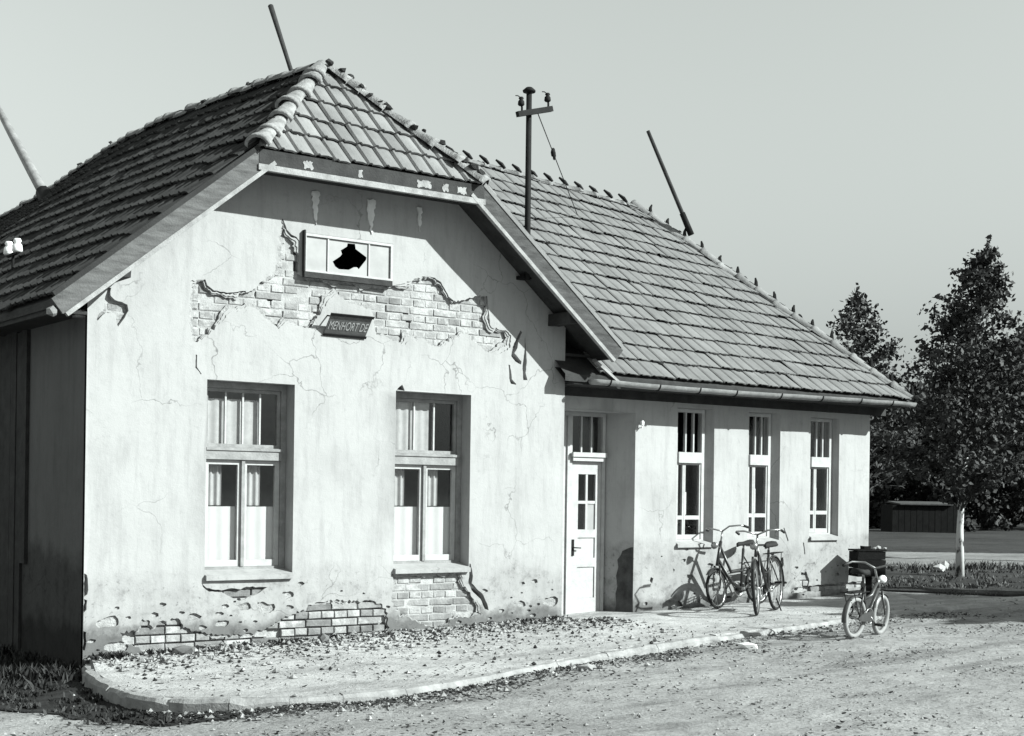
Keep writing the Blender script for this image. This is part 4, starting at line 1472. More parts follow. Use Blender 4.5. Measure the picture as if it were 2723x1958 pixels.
# barge boards, fascia and soffits of the gable
def board(name, a, b_, h, th, mat, parent, up=(0, 0, 1)):
    m = MB(); m.beam(a, b_, th, h, up); return m.build(name, mat, parent)
sd = Vector((1, 0, SLOPE)).normalized()
up_l = Vector((-SLOPE, 0, 1)).normalized()
FYB = -0.445
for s in (0, 1):
    g = (lambda v: v) if s == 0 else (lambda v: Vector((WD - v.x, v.y, v.z)))
    ul = up_l if s == 0 else Vector((-up_l.x, 0, up_l.z))
    a = Vector((EX - .02, FYB, EZ - .0)); e = Vector((HX0, FYB, HZ))
    o = -up_l * .085
    board('bargeboard', g(a + o - sd * .04), g(e + o), .165, .03, M['wood'] if s == 0 else M['wood_mid'], roofs['main'], ul)
    o = -up_l * .188
    board('barge_moulding', g(a + o + Vector((0, -.012, 0)) - sd * .02), g(e + o + Vector((0, -.012, 0)) + sd * .05), .04, .05, M['wood_pale'], roofs['main'], ul)
    # verge tile strip on top
    o = up_l * .02
    board('verge_strip', g(a + o + Vector((0, .0, 0))), g(e + o), .045, .05, M['tile_shaded'] if s == 0 else M['tile'], roofs['main'], ul)
    m = MB()
    q0 = a - up_l * .11; q1 = e - up_l * .11
    pts = [g(Vector((q.x, y, q.z))) for q, y in ((q0, FYB + .02), (q1, FYB + .02), (q1, -.003), (q0, -.003))]
    m.face(pts)
    m.face([p + Vector((0, 0, .03)) for p in pts])
    m.build('soffit', M['wood_dark'], roofs['main'])
    # eave board along the long side
    m = MB(); xx = sorted((g(Vector((EX + .02, 0, 0))).x, g(Vector((EX + .05, 0, 0))).x))
    ye = 14.2 if s == 0 else 0.15
    m.box(xx[0], xx[1], FYB + .05, ye, EZ - .13, EZ - .03); m.build('eave_board', M['wood_dark'], roofs['main'])
    m = MB(); xx = sorted((g(Vector((EX + .05, 0, 0))).x, g(Vector((-.003, 0, 0))).x))
    m.box(xx[0], xx[1], 0.0, ye, EZ - .09, EZ - .06); m.build('eave_soffit', M['wood_dark'], roofs['main'])
m = MB(); m.box(HX0 - .01, HX1 + .01, FYB - .02, FYB + .015, HZ - .145, HZ + .0); m.build('fascia', M['wood_dark'], roofs['main'])
m = MB(); m.box(HX0 - .02, HX1 + .02, FYB - .035, FYB + .02, HZ - .205, HZ - .147); m.build('fascia_moulding', M['wood_pale'], roofs['main'])
for px, w in ((1.98, .10), (3.30, .17), (3.62, .07), (3.80, .12), (2.6, .05)):
    sheet('paint_flake', ragged(rect(px, px + w, HZ - .125, HZ - .05), .016, .014), [], FYB - .024, M['wood_pale'], roofs['main'], .3, 0, .003, False)
m = MB(); m.box(HX0, HX1, FYB + .016, -.003, HZ - .135, HZ - .11); m.build('soffit', M['wood_dark'], roofs['main'])
m = MB(); m.box(0.10, 0.26, -0.40, -0.002, 3.57, 3.69, .006); m.build('purlin_end', M['wood_dark'], roofs['main'])
m = MB(); m.box(WD - .26, WD - .10, -0.40, -0.002, 3.57, 3.69, .006); m.build('purlin_end', M['wood_dark'], roofs['main'])
m = MB(); m.lump((EX - .03, FYB, EZ - .14), .055, (1, 1, .9), .3); m.build('gutter_end', M['zinc'], roofs['main'])

# gutter of the wing
gut = empty('gutter', (0, 0, 0), parent=house)
m = MB()
gx0, gx1 = 5.84, 11.62
n = 40; k = 8
def gut_c(x):
    return Vector((x, WEY - .055, 2.965 - 0.012 * math.sin((x - 5.8) * .9) - .002 * (x - 5.8) + .006 * noise.noise(Vector((x * 2, 1, 1)))))
for i in range(n + 1):
    x = gx0 + (gx1 - gx0) * i / n
    c = gut_c(x)
    for r in (.062, .056):
        for q in range(k + 1):
            a = math.pi + math.pi * q / k
            m.v.append((x, c.y + r * math.cos(a), c.z + r * math.sin(a) * (1.0)))
w = 2 * (k + 1)
for i in range(n):
    for q in range(w - 1):
        m.f.append((i * w + q, i * w + q + 1, (i + 1) * w + q + 1, (i + 1) * w + q))
    m.f.append((i * w + w - 1, i * w + 0 + k + 1 - 1, (i + 1) * w + k, (i + 1) * w + w - 1))
for i in (0, n):
    m.f.append(tuple(i * w + q for q in range(k + 1)))
m.build('trough', M['zinc'], gut, True)
x = gx0 + .25
while x < gx1:
    c = gut_c(x)
    m = MB(); m.tube([(x, c.y - .066 * math.cos(a), c.z - .068 * math.sin(a)) for a in np.linspace(0, math.pi, 9)] + [(x, c.y + .1, c.z + .03)], .008, 5)
    m.build('gutter_bracket', M['metal'], gut)
    x += random.uniform(.62, .8)
for i in range(2):
    m = MB(); a = Vector((5.95 - i * .02, -.16 - .06 * i, 3.20 - .03 * i)); m.beam(a, a + Vector((.42, .02, -.30 + .05 * i)), .05, .03)
    m.build('loose_lath', M['wood_pale'], roofs['wing'])
m = MB(); m.tube([(7.02, WY - .002, 2.46), (7.02, WY - .06, 2.46), (7.02, WY - .06, 2.50)], .008, 6); m.lathe([(.0, 0), (.022, .0), (.026, .04), (.012, .06), (0, .06)], (7.02, WY - .06, 2.49), 8)
m.build('wall_hook', M['porcelain'], wg)


# ------------------------------------------------------------------ poles, sign, insulators
def insulator(name, c, h, mat, parent):
    mb = MB()
    mb.lathe([(0, h), (h * .22, h * .97), (h * .30, h * .8), (h * .2, h * .68), (h * .34, h * .5), (h * .38, h * .12), (h * .28, .0), (0, 0)], c, 10)
    return mb.build(name, mat, parent, True)


tp = empty('telegraph_pole', (4.98, -0.13, 4.0))
tag(tp, 'slim iron wire pole with crossarm and two insulators rising through the gable right eave', 'pole')
def local(root):
    return lambda p: tuple(Vector(p) - root.location)
L = local(tp)
m = MB(); m.tube([L((4.985, -.13, 4.04)), L((4.985, -.13, 4.6)), L((4.98, -.13, 6.13))], [.036, .036, .033], 10); m.build('pole', M['metal'], tp, True)
m = MB(); m.lathe([(0, .06), (.035, .055), (.075, .02), (.07, .0), (.0, .0)], L((4.98, -.13, 6.15)), 12); m.tube([L((4.98, -.13, 6.125)), L((4.98, -.13, 6.16))], .02, 6); m.build('pole_cap', M['metal'], tp, True)
ca, cb = Vector((4.78, -.185, 5.86)), Vector((5.26, -.185, 6.00))
m = MB(); m.beam(L(ca), L(cb), .055, .06); m.build('crossarm', M['metal'], tp)
for q in (ca + (cb - ca) * .13, ca + (cb - ca) * .90):
    m = MB(); m.tube([L(q), L(q + Vector((0, 0, .07))), L(q + Vector((-.012, 0, .10)))], .012, 6); m.build('insulator_pin', M['metal'], tp)
    o = insulator('insulator', L(q + Vector((-.012, 0, .085))), .10, M['metal'], tp)
    m = MB(); m.tube([L(q + Vector((-.012, 0, .17))), L(q + Vector((-.06, 0, .19))), L(q + Vector((-.09, 0, .185)))], .006, 5); m.build('tie_wire', M['metal'], tp)
for z in (4.07,):
    m = MB(); m.box(*[v for v in (4.93 - 4.98, 5.04 - 4.98)], -.02 + .0, .128, z - 4.0 - .02, z - 4.0 + .02); m.build('wall_clamp', M['metal'], tp)
s0 = Vector((5.10, -.14, 5.93)); s1 = Vector((8.16, 2.95, 5.62))
m = MB(); m.tube([L(s0.lerp(s1, t)) for t in (0, .25, .5, .75, 1)], .006, 5); m.build('stay_wire', M['metal'], tp)
for t, r in ((.33, .03), (.36, .022)):
    m = MB(); c = s0.lerp(s1, t); m.lathe([(0, -.06), (r * .7, -.045), (r, 0), (r * .7, .045), (0, .06)], L(c), 8); m.build('stay_insulator', M['metal'], tp, True)

def leaning(name, label, foot, top, r0, r1, mat, shoe):
    root = empty(name, foot)
    tag(root, label, 'pole', 'leaning poles fixed to the roof')
    d = Vector(top) - Vector(foot)
    m = MB(); m.tube([d * -.02, d * .3, d * .7, d], [r0, r0 * .97, (r0 + r1) / 2, r1], 9); m.build('shaft', mat, root, True)
    m = MB(); m.tube([d * -.05, d * shoe], [r0 * 1.5, r0 * 1.35], 9); m.build('shoe', M['metal'], root, True)
    return root


leaning('leaning_pole', 'dark pole leaning left behind the peak of the main roof', (2.83, 1.42, 6.26), (2.82, 2.0, 7.23), .026, .032, M['wood_dark'], .04)
leaning('leaning_pole', 'dark pole leaning left from the hip of the lower wing roof, with thicker foot', (10.40, 3.02, 5.68), (9.87, 3.4, 7.18), .033, .028, M['wood_dark'], .17)
leaning('leaning_pole', 'pale slanting pole rising from the far left of the main roof', (2.56, 8.85, 5.93), (2.6, 11.9, 8.15), .085, .05, M['zinc'], .12)

sg = empty('sign', (2.72, 0, 3.25))
tag(sg, 'small dark nameplate with pale lettering tilted out from the gable above the windows', 'sign')
pitch = math.atan2(.17, .21)
Rm = Matrix.Rotation(pitch, 4, 'X')
h = .265
m = MB(); m.box(-.245, .245, -.012, 0, 0, h); m.v = [tuple(Rm @ Vector(v)) for v in m.v]; m.build('plate', M['sign'], sg)
m = MB(); m.box(-.255, .255, -.024, -.0125, -.004, .022); m.box(-.255, .255, -.024, -.0125, h - .022, h + .004); m.v = [tuple(Rm @ Vector(v)) for v in m.v]; m.build('plate_rim', M['metal'], sg)
tc = bpy.data.curves.new('lettering', 'FONT')
tc.body = 'MENHORT DE'
tc.size = .145
tc.align_x = 'CENTER'
tc.extrude = .001
tc.materials.append(M['letter'])
tmp = bpy.data.objects.new('lettering_curve', tc)
COL.objects.link(tmp)
to = bpy.data.objects.new('lettering', bpy.data.meshes.new_from_object(tmp.evaluated_get(bpy.context.evaluated_depsgraph_get())))
bpy.data.objects.remove(tmp)
link(to, sg)
to.matrix_local = Rm @ Matrix.Translation((0.0, -.0142, .075)) @ Matrix.Rotation(math.radians(90), 4, 'X') @ Matrix.Scale(.50, 4, (1, 0, 0))
for sx in (-.2, .2):
    m = MB(); m.tube([(sx, 0.03, .2), tuple(Rm @ Vector((sx, 0.0, .22)))], .008, 5); m.build('stay', M['metal'], sg)

ib = empty('insulator_bracket', (0.30, 3.25, 4.02))
tag(ib, 'iron bracket with two white insulators standing on the left roof slope', 'insulator', 'wire insulators on the house')
m = MB(); m.tube([(0, 0, -.06), (0, 0, .22)], .018, 7); m.beam((-.02, .13, .21), (.02, -.13, .23), .03, .03); m.build('bracket', M['metal'], ib)
insulator('insulator', (-.015, .105, .22), .16, M['porcelain'], ib)
insulator('insulator', (.015, -.105, .23), .16, M['porcelain'], ib)
m = MB(); m.lump((0, 0, -.03), .035, (1, 1, 1), .1); m.build('foot', M['porcelain'], ib)
ib = empty('insulator_bracket', (5.70, 0.25, 2.72))
tag(ib, 'two small white insulators on hooks under the eave where gable and wing meet', 'insulator', 'wire insulators on the house')
for i, z in enumerate((.0, .16)):
    m = MB(); m.tube([(.04, -.003, z), (.04, -.1, z), (.04 + .03 * i, -.1, z + .04)], .009, 6); m.build('hook', M['metal'], ib)
    insulator('insulator', (.04 + .03 * i, -.1, z + .03), .085, M['porcelain'], ib)


# ------------------------------------------------------------------ bicycles
def bicycle(label, rear, front, lean, r, seat_h, bar_h, style, enamel, tyre_mat, mud=True, lamp='dark', group=None, steer=0.0):
    rear = Vector(rear); front = Vector(front)
    d = front - rear
    wb = d.length
    root = empty('bicycle', rear)
    tag(root, label, 'bicycle', group)
    yaw = math.atan2(d.y, d.x)
    root.rotation_mode = 'XYZ'
    pitch = -math.asin(d.z / wb)
    root.matrix_world = Matrix.Translation(rear) @ Matrix.Rotation(yaw, 4, 'Z') @ Matrix.Rotation(pitch, 4, 'Y') @ Matrix.Rotation(lean, 4, 'X')
    ra = Vector((0, 0, r)); fa = Vector((wb, 0, r))
    ht = Vector((wb - .17 - (bar_h - r) * .22, 0, r)) # steering line foot reference
    crown = Vector((wb - .06, 0, r * 2 + .05)); head = Vector((wb - .06 - (bar_h - .1 - crown.z) * .36, 0, bar_h - .14))
    if head.z < crown.z + .06: head = crown + Vector((-.03, 0, .10))
    bb = Vector((.43 * wb / 1.05, 0, max(.22, r * .82)))
    seat = Vector((bb.x - .16 * wb / 1.05, 0, seat_h - .07))
    # wheels
    for c, ang, nm in ((ra, 0, 'r'), (fa, steer, 'f')):
        hub = empty('wheel', c, ang, root)
        m = MB()
        N = 28
        m.tube([(math.cos(a) * (r - .035), 0, math.sin(a) * (r - .035)) for a in np.linspace(0, 2 * math.pi, N, endpoint=False)], .011, 6, True)
        m.tube([(0, -.045, 0), (0, .045, 0)], .018, 7)
        m.build('rim', M['chrome'], hub, True)
        m = MB()
        for k in range(18):
            a = 2 * math.pi * k / 18
            m.tube([(0, .03 * (-1) ** k, 0), (math.cos(a + .2) * (r - .04), 0, math.sin(a + .2) * (r - .04))], .0022, 4, caps=False)
        m.build('spokes', M['chrome'], hub)
        m = MB()
        m.tube([(math.cos(a) * (r - .019), 0, math.sin(a) * (r - .019)) for a in np.linspace(0, 2 * math.pi, N, endpoint=False)], .0195 if tyre_mat == 'rubber' else .026, 7, True)
        m.build('tyre', M[tyre_mat], hub, True)
        if mud:
            m = MB()
            a0, a1 = (.35, 2.75) if nm == 'r' else (.75, 2.75)
            if nm == 'r': a0, a1 = .6, 3.3
            n = 14
            for i in range(n + 1):
                a = a0 + (a1 - a0) * i / n
                for wdt, rr in ((-.028, r + .012), (-.014, r + .03), (.014, r + .03), (.028, r + .012)):
                    m.v.append((math.cos(a) * rr, wdt, math.sin(a) * rr))
            for i in range(n):
                for q in range(3):
                    m.f.append((i * 4 + q, i * 4 + q + 1, i * 4 + q + 5, i * 4 + q + 4))
            m.build('mudguard', enamel, hub, True)
    m = MB()
    if style == 'city':
        m.tube([head, bb], .019, 8); m.tube([head + Vector((0, 0, -.0)), seat + (bb - seat) * .35], .015, 8) if False else None
        m.tube([crown + (head - crown) * .9, Vector((bb.x + .12, 0, bb.z + .22)), seat + (bb - seat) * .55], .017, 8)
        m.tube([seat, bb], .017, 8)
    else:
        m.tube([head * .25 + crown * .75, Vector((bb.x + .22 * wb, 0, bb.z + .10)), bb, ], .022, 8)
        m.tube([head * .8 + crown * .2, Vector((bb.x + .20 * wb, 0, bb.z + .22)), seat * .45 + bb * .55], .018, 8)
        m.tube([seat, bb], .018, 8)
    m.tube([crown, head], .021, 8)
    for s in (-1, 1):
        m.tube([bb + Vector((0, .03 * s, 0)), ra + Vector((0, .055 * s, 0))], .010, 6)
        m.tube([seat + (bb - seat) * .2 + Vector((0, .015 * s, 0)), ra + Vector((0, .055 * s, 0))], .009, 6)
    m.build('frame', enamel, root, True)
    st = empty('fork', (0, 0, 0), 0, root)
    m = MB()
    ca, sa = math.cos(steer), math.sin(steer)
    for s in (-1, 1):
        off = Vector((-sa * .05 * s, ca * .05 * s, 0))
        m.tube([crown + off * .7, crown * .4 + fa * .6 + off + Vector((-.01, 0, 0)), fa + off], [.014, .012, .009], 7)
    m.build('fork_blades', enamel, st, True)
    stem = head + (head - crown).normalized() * (bar_h - head.z)
    hb = MB()
    hb.tube([head, stem], .012, 7)
    for s in (-1, 1):
        sd_ = Vector((-sa, ca, 0)) * s
        hb.tube([stem, stem + sd_ * .14 + Vector((.05, 0, .05)), stem + sd_ * .25 + Vector((-.02, 0, .05)), stem + sd_ * .27 + Vector((-.14, 0, .02))], .011, 7)
    hb.build('handlebar', M['chrome'], root, True)
    g = MB()
    for s in (-1, 1):
        sd_ = Vector((-sa, ca, 0)) * s
        g.tube([stem + sd_ * .268 + Vector((-.06, 0, .04)), stem + sd_ * .272 + Vector((-.17, 0, .012))], .016, 7)
    g.build('grips', M['rubber'], root, True)
    sp = MB(); sp.tube([seat, Vector((seat.x - .02, 0, seat_h - .01))], .013, 7); sp.build('seat_post', M['chrome'], root, True)
    sd2 = MB()
    top = Vector((seat.x - .03, 0, seat_h))
    prof = [(-.14, .02, .03), (-.12, .085, .035), (-.05, .09, .02), (.04, .045, .012), (.12, .022, .012), (.155, .012, .0)]
    for xx, ww, zz in prof:
        for yy_, dz in ((-1, -.045), (-.7, .0), (0, .008), (.7, .0), (1, -.045)):
            sd2.v.append((top.x + xx, ww * yy_, top.z + zz + dz))
    for i in range(len(prof) - 1):
        for q in range(4):
            sd2.f.append((i * 5 + q, i * 5 + q + 1, i * 5 + q + 6, i * 5 + q + 5))
    sd2.f.append((0, 1, 2, 3, 4)); sd2.f.append(tuple(25 + q for q in range(5)))
    for i in range(len(prof) - 1):
        sd2.f.append((i * 5, i * 5 + 5, i * 5 + 9, i * 5 + 4))
    sd2.build('saddle', M['rubber'], root, True)
    cr = empty('crankset', bb, 0, root)
    c = MB(); c.tube([(math.cos(a) * .085, -.045, math.sin(a) * .085) for a in np.linspace(0, 2 * math.pi, 18, endpoint=False)], .006, 5, True)
    c.tube([(0, -.06, 0), (0, .06, 0)], .02, 7)
    c.tube([(0, -.06, 0), (.12, -.065, -.09)], .009, 6); c.tube([(0, .06, 0), (-.12, .065, .09)], .009, 6); c.build('cranks', M['chrome'], cr, True)
    for p in ((.12, -.11, -.09), (-.12, .11, .09)):
        c = MB(); c.box(p[0] - .035, p[0] + .035, p[1] - .045, p[1] + .045, p[2] - .012, p[2] + .012); c.build('pedal', M['rubber'], cr)
    c = MB()
    gd = [(bb.x + .07, bb.z), (bb.x + .03, bb.z + .06), (.03, ra.z + .035), (-.03, ra.z), (.0, ra.z - .03), (bb.x - .02, bb.z - .055)]
    c.v = [(x, -.052, z) for x, z in gd] + [(x, -.066, z) for x, z in gd]
    n = len(gd)
    c.f = [tuple(range(n)), tuple(range(2 * n - 1, n - 1, -1))] + [(i, (i + 1) % n, n + (i + 1) % n, n + i) for i in range(n)]
    c.build('chain_guard', enamel, root)
    c = MB()
    zc = 2 * r + .06
    for s in (-.06, 0, .06):
        c.tube([(seat.x + .04, s, zc), (-.22, s, zc)], .006, 5)
    for xx in (seat.x + .04, -.1, -.22):
        c.tube([(xx, -.062, zc), (xx, .062, zc)], .006, 5)
    for s in (-1, 1):
        c.tube([(-.14, .06 * s, zc), (0, .06 * s, r)], .005, 5)
    c.build('carrier', M['metal'], root, True)
    lp = crown + (head - crown) * .75 + Vector((.09, 0, .03))
    c = MB(); c.tube([lp + Vector((-.05, 0, 0)), lp + Vector((0, 0, 0)), lp + Vector((.03, 0, 0))], [.02, .042, .046], 10); c.tube([lp + Vector((-.04, 0, 0)), crown + (head - crown) * .7], .008, 5)
    c.build('headlight', M['chrome'] if lamp == 'dark' else M['porcelain'], root, True)
    if style == 'city':
        c = MB(); c.tube([(.16, .05, r * .5), (.10, .09, 0.0)], .009, 6); c.build('kickstand', M['metal'], root)
    return root


def wz(x, y):
    return walk_z(x, y) + 0.003


bicycle('step-through folding bicycle with small wheels leaning against the wall under the middle wing window', (8.90, 0.00, wz(8.90, 0.0)), (8.06, -0.11, wz(8.06, -.11)), 0.12, .245, .80, .98, 'fold', M['bike_dark'], 'rubber', True, 'dark', 'bicycles parked by the wing', .15)
bicycle('dark full-size bicycle standing turned towards the yard in front of the middle wing window', (8.52, -0.66, wz(8.52, -.66)), (7.78, -1.05, wz(7.78, -1.05)), 0.06, .325, .82, .97, 'city', M['bike_dark'], 'rubber', True, 'dark', 'bicycles parked by the wing', .2)
bicycle('small pale bicycle with white tyres standing on the gravel away from the wall', (7.24, -2.98, ground_z(7.24, -2.98) + .004), (7.79, -2.87, ground_z(7.79, -2.87) + .004), 0.05, .215, .70, .74, 'fold', M['bike_pale'], 'whitewall', True, 'white', 'bicycles parked by the wing', .12)


# ------------------------------------------------------------------ trees
def tree(name, label, loc, height, trunk_h, trunk_r, crown, n_branch, leaf_n, leaf_s, bark, leafm, group=None, seed=1, droop=0.15, tip=True, spread_up=.45, lean=(0, 0)):
    """trunk with limbs; crown of leaf-sized faces set along the limbs; crown(t) gives the reach of limbs at height t"""
    rg = random.Random(seed); nr = np.random.default_rng(seed)
    root = empty(name, loc)
    tag(root, label, 'tree', group)
    m = MB()
    pts = [(0, 0, -.1)]; rs = [trunk_r * 1.25]
    k = 7
    for i in range(1, k + 1):
        t = i / k
        pts.append((rg.uniform(-.03, .03) * height * .25 + lean[0] * t * t, rg.uniform(-.03, .03) * height * .25 + lean[1] * t * t, height * t)); rs.append(trunk_r * (1 - .92 * t))
    m.tube(pts, rs, 9)
    m.build('trunk', M[bark], root, True)
    limbs = MB()
    centers = []; weights = []
    def axis(z):
        t = max(0, min(1, z / height)) * k
        i = min(k - 1, int(t)); f = t - i
        a = Vector(pts[i]); b_ = Vector(pts[i + 1])
        return a.lerp(b_, f)
    for i in range(n_branch):
        t = (i + rg.random()) / n_branch
        z = trunk_h + (height * .98 - trunk_h) * t
        R = crown(t) * rg.uniform(.62, 1.15)
        a = rg.uniform(0, 2 * math.pi)
        base = axis(z)
        up = spread_up * R * rg.uniform(.4, 1.3)
        e = base + Vector((math.cos(a) * R, math.sin(a) * R, up - droop * R))
        mid = base.lerp(e, .5) + Vector((0, 0, .10 * R))
        rb = max(.006, trunk_r * .35 * (1 - t * .8))
        limbs.tube([base, mid, e], [rb, rb * .6, rb * .2], 5, caps=False)
        for q in range(5):
            f = .25 + .75 * (q / 4)
            c = base.lerp(mid, f * 2) if f < .5 else mid.lerp(e, f * 2 - 1)
            centers.append(c); weights.append((.35 + R) * (1.25 - .5 * f))
            if q in (1, 2, 3):
                b2 = a + rg.choice((-1, 1)) * rg.uniform(.5, 1.0)
                e2 = c + Vector((math.cos(b2), math.sin(b2), rg.uniform(-.1, .7))) * R * .42
                limbs.tube([c, e2], [rb * .4, rb * .12], 4, caps=False)
                centers.append(c.lerp(e2, .6)); weights.append(.35 + R); centers.append(e2); weights.append((.35 + R) * .7)
    limbs.build('limbs', M[bark if bark != 'birch' else 'bark'], root, kind='stuff')
    C = np.array(centers); W = np.array(weights); W /= W.sum()
    idx = nr.choice(len(C), leaf_n, p=W)
    Rm = max(crown(.2), crown(.5))
    P = C[idx] + nr.normal(0, 1, (leaf_n, 3)) * np.array([.062, .062, .045]) * Rm * .9
    if tip:
        k2 = leaf_n // 120
        P[:k2] = np.array([lean[0], lean[1], height]) * nr.uniform(.9, 1.03, (k2, 1)) + nr.normal(0, .02, (k2, 3))
    u = nr.normal(0, 1, (leaf_n, 3)); u /= np.linalg.norm(u, axis=1)[:, None]
    v = nr.normal(0, 1, (leaf_n, 3)); v -= u * (u * v).sum(1)[:, None]; v /= np.linalg.norm(v, axis=1)[:, None]
    s = leaf_s * nr.uniform(.6, 1.5, (leaf_n, 1))
    Q = np.stack([P - u * s, P - v * s * .55, P + u * s, P + v * s * .55], 1).reshape(-1, 3)
    quads_object('crown', Q, M[leafm], root, 'stuff')
    return root


def at(px, depth):
    q = Vector((CAM.x, CAM.y)) + (FW + RT * ((px - 1134) / 3192)) * depth
    return q.x, q.y


def gp(px, depth):
    x, y = at(px, depth)
    return (x, y, ground_z(x, y) + .02)


cone = lambda a, b_, p=1.0: (lambda t: a * (1 - t) ** p + b_)
tree('birch_tree', 'young birch with white trunk standing on the turf to the right of the house', (14.5, 1.07, ground_z(14.5, 1.07) + .02), 5.25, 1.0, .062, lambda t: (1.2 * (1 - t) ** .68 + .05) * (0.7 + .3 * math.sin(min(1, t * 5) * 1.57)), 130, 16500, .040, 'birch', 'leaf', 'trees right of the house', 3, .0, True, .62, (.30, -.22))
tree('pointed_tree', 'narrow pointed tree showing above the low end of the wing roof', gp(1893, 31), 5.65, 0.9, .09, lambda t: 1.9 * (1 - t) ** .9 + .04, 75, 6200, .055, 'bark', 'leaf', 'trees right of the house', 8, .0, True, .85)
tree('dark_tree', 'dark-trunked tree at the right edge beside the pale road', gp(2300, 27.5), 4.5, 1.7, .10, lambda t: 1.15 * math.sin(math.pi * (.12 + .8 * t)) + .1, 60, 8000, .05, 'bark', 'leaf_dark', 'trees right of the house', 5)
woods = [(1958, 40, 4.2, 1.5), (2010, 44, 4.4, 1.9), (2070, 40, 4.6, 1.9), (2125, 46, 5.4, 2.1), (2185, 41, 5.8, 2.0), (2245, 45, 6.6, 2.2), (2310, 42, 7.0, 2.3), (1985, 54, 5.0, 2.2), (2085, 58, 5.8, 2.5), (2200, 60, 7.2, 2.8), (1900, 50, 4.6, 2.0)]
wl_ = ['bushy dark tree next to the end wall of the wing', 'bushy dark tree over the left end of the low shed', 'bushy dark tree over the right end of the low shed',
       'bushy dark tree directly behind the birch trunk', 'bushy dark tree just right of the birch trunk', 'taller bushy tree left of the dark trunk at the right edge', 'tall bushy tree cut off by the right edge',
       'farther dark tree behind the shed, left one', 'farther dark tree behind the shed, right one', 'farthest tall dark tree behind the birch crown', 'far dark tree mostly hidden by the wing']
for i, ((px, d, hgt, R), lb) in enumerate(zip(woods, wl_)):
    tree('bushy_tree', lb, gp(px, d * 1.27), hgt * 1.12, .12, .12, (lambda R: lambda t: R * math.sin(math.pi * (.3 + .62 * t)) ** .8 * .8 + .1)(R * 1.24), 50, 8000, .11, 'bark', 'leaf_dark', 'dark trees at the back', 20 + i, .1, False, .4)
tree('yard_tree', 'tree standing in the yard outside the right of the picture', (14.2, -6.2, .36), 3.9, 1.9, .09, lambda t: 1.5 * math.sin(math.pi * (.18 + .75 * t)) + .1, 60, 16000, .10, 'bark', 'leaf_dark', None, 77)

# the far thicket behind the trees reads as one dark mass
nT = 16000
uT = RNG.uniform(-8, 30, nT); dT = RNG.uniform(80, 90, nT); hT = RNG.uniform(0, 1, nT) ** .8 * (5.4 + .9 * np.sin(uT * .9) + .6 * np.sin(uT * 2.3 + 1))
base_xy = np.array([CAM.x, CAM.y])[None] + np.array([FW.x, FW.y])[None] * dT[:, None] + np.array([RT.x, RT.y])[None] * (16 + uT)[:, None]
PT = np.concatenate([base_xy, (hT + .4)[:, None]], 1)
uu = RNG.normal(0, 1, (nT, 3)); uu /= np.linalg.norm(uu, axis=1)[:, None]
vv = RNG.normal(0, 1, (nT, 3)); vv -= uu * (uu * vv).sum(1)[:, None]; vv /= np.linalg.norm(vv, axis=1)[:, None]
sT = RNG.uniform(.14, .34, (nT, 1))
quads_object('thicket', np.stack([PT - uu * sT, PT - vv * sT * .6, PT + uu * sT, PT + vv * sT * .6], 1).reshape(-1, 3), M['leaf_dark'], None, 'stuff')

# ------------------------------------------------------------------ shed, box, scraps
sx, sy = at(2041, 47)
sh = empty('low_shed', (sx, sy, ground_z(sx, sy) + .02), math.radians(-36))
tag(sh, 'low dark shed with pale flat roof edge under the trees', 'shed')
m = MB(); m.box(-1.08, 1.08, -.5, .9, 0, 1.0); m.build('wall', M['wood_black'], sh)
for i in range(11):
    m = MB(); m.box(-1.08 + i * .197, -1.08 + i * .197 + .185, -.525 - random.uniform(0, .01), -.501, 0.02, 0.99); m.build('plank', M['wood_black'], sh)
m = MB(); m.hexa([(-.85, -.62, 1.005), (.85, -.62, 1.005), (.85, 1.0, 1.06), (-.85, 1.0, 1.06), (-.85, -.62, 1.045), (.85, -.62, 1.045), (.85, 1.0, 1.12), (-.85, 1.0, 1.12)]); m.build('roof', M['wood_mid'], sh)

cx_, cy_ = 10.88, -0.10
bz = walk_z(cx_, cy_)
bx = empty('box', (cx_, cy_, bz), math.radians(-25))
tag(bx, 'dark square wooden box on a short post at the far corner of the wing', 'box')
m = MB(); m.box(-.05, .05, -.05, .05, -.1, .27); m.build('post', M['wood_black'], bx)
for k in range(3):
    m = MB(); m.box(-.20, .20, -.15, .15, .272 + k * .115, .382 + k * .115, .004); m.build('plank', M['wood_black'], bx)
m = MB(); m.box(-.21, .21, -.16, .16, .618, .64); m.build('lid', M['wood_black'], bx)
m = MB(); m.box(-.1, .0, -.12, .0, .641, .68, .01); m.build('latch_block', M['wood_black'], bx)
for k, (x, y, s) in enumerate(((.06, -.1, .03), (.13, -.05, .04), (.2, -.12, .028))):
    o = MB(); o.lump((0, 0, 0), s, (1, 1, .7), .35)
    o = o.build('paper_scrap', M['paint'])
    q = bx.matrix_world
    o.location = Vector((cx_, cy_, bz)) + Matrix.Rotation(math.radians(-25), 3, 'Z') @ Vector((x, y, .64 + s * .6))
    tag(o, ['left of the pale scraps lying on the dark box', 'largest of the pale scraps lying on the dark box', 'right of the pale scraps lying on the dark box'][k], 'scrap', 'pale scraps on the box')
o = MB(); o.lump((0, 0, .06), .10, (1.5, .9, .7), .35); o.lump((.16, .03, .09), .08, (1, .9, 1), .35)
o = o.build('rag', M['paint']); o.location = (15.1, 1.9, ground_z(15.1, 1.9) + .03)
tag(o, 'crumpled white rag lying on the turf left of the birch', 'rag')

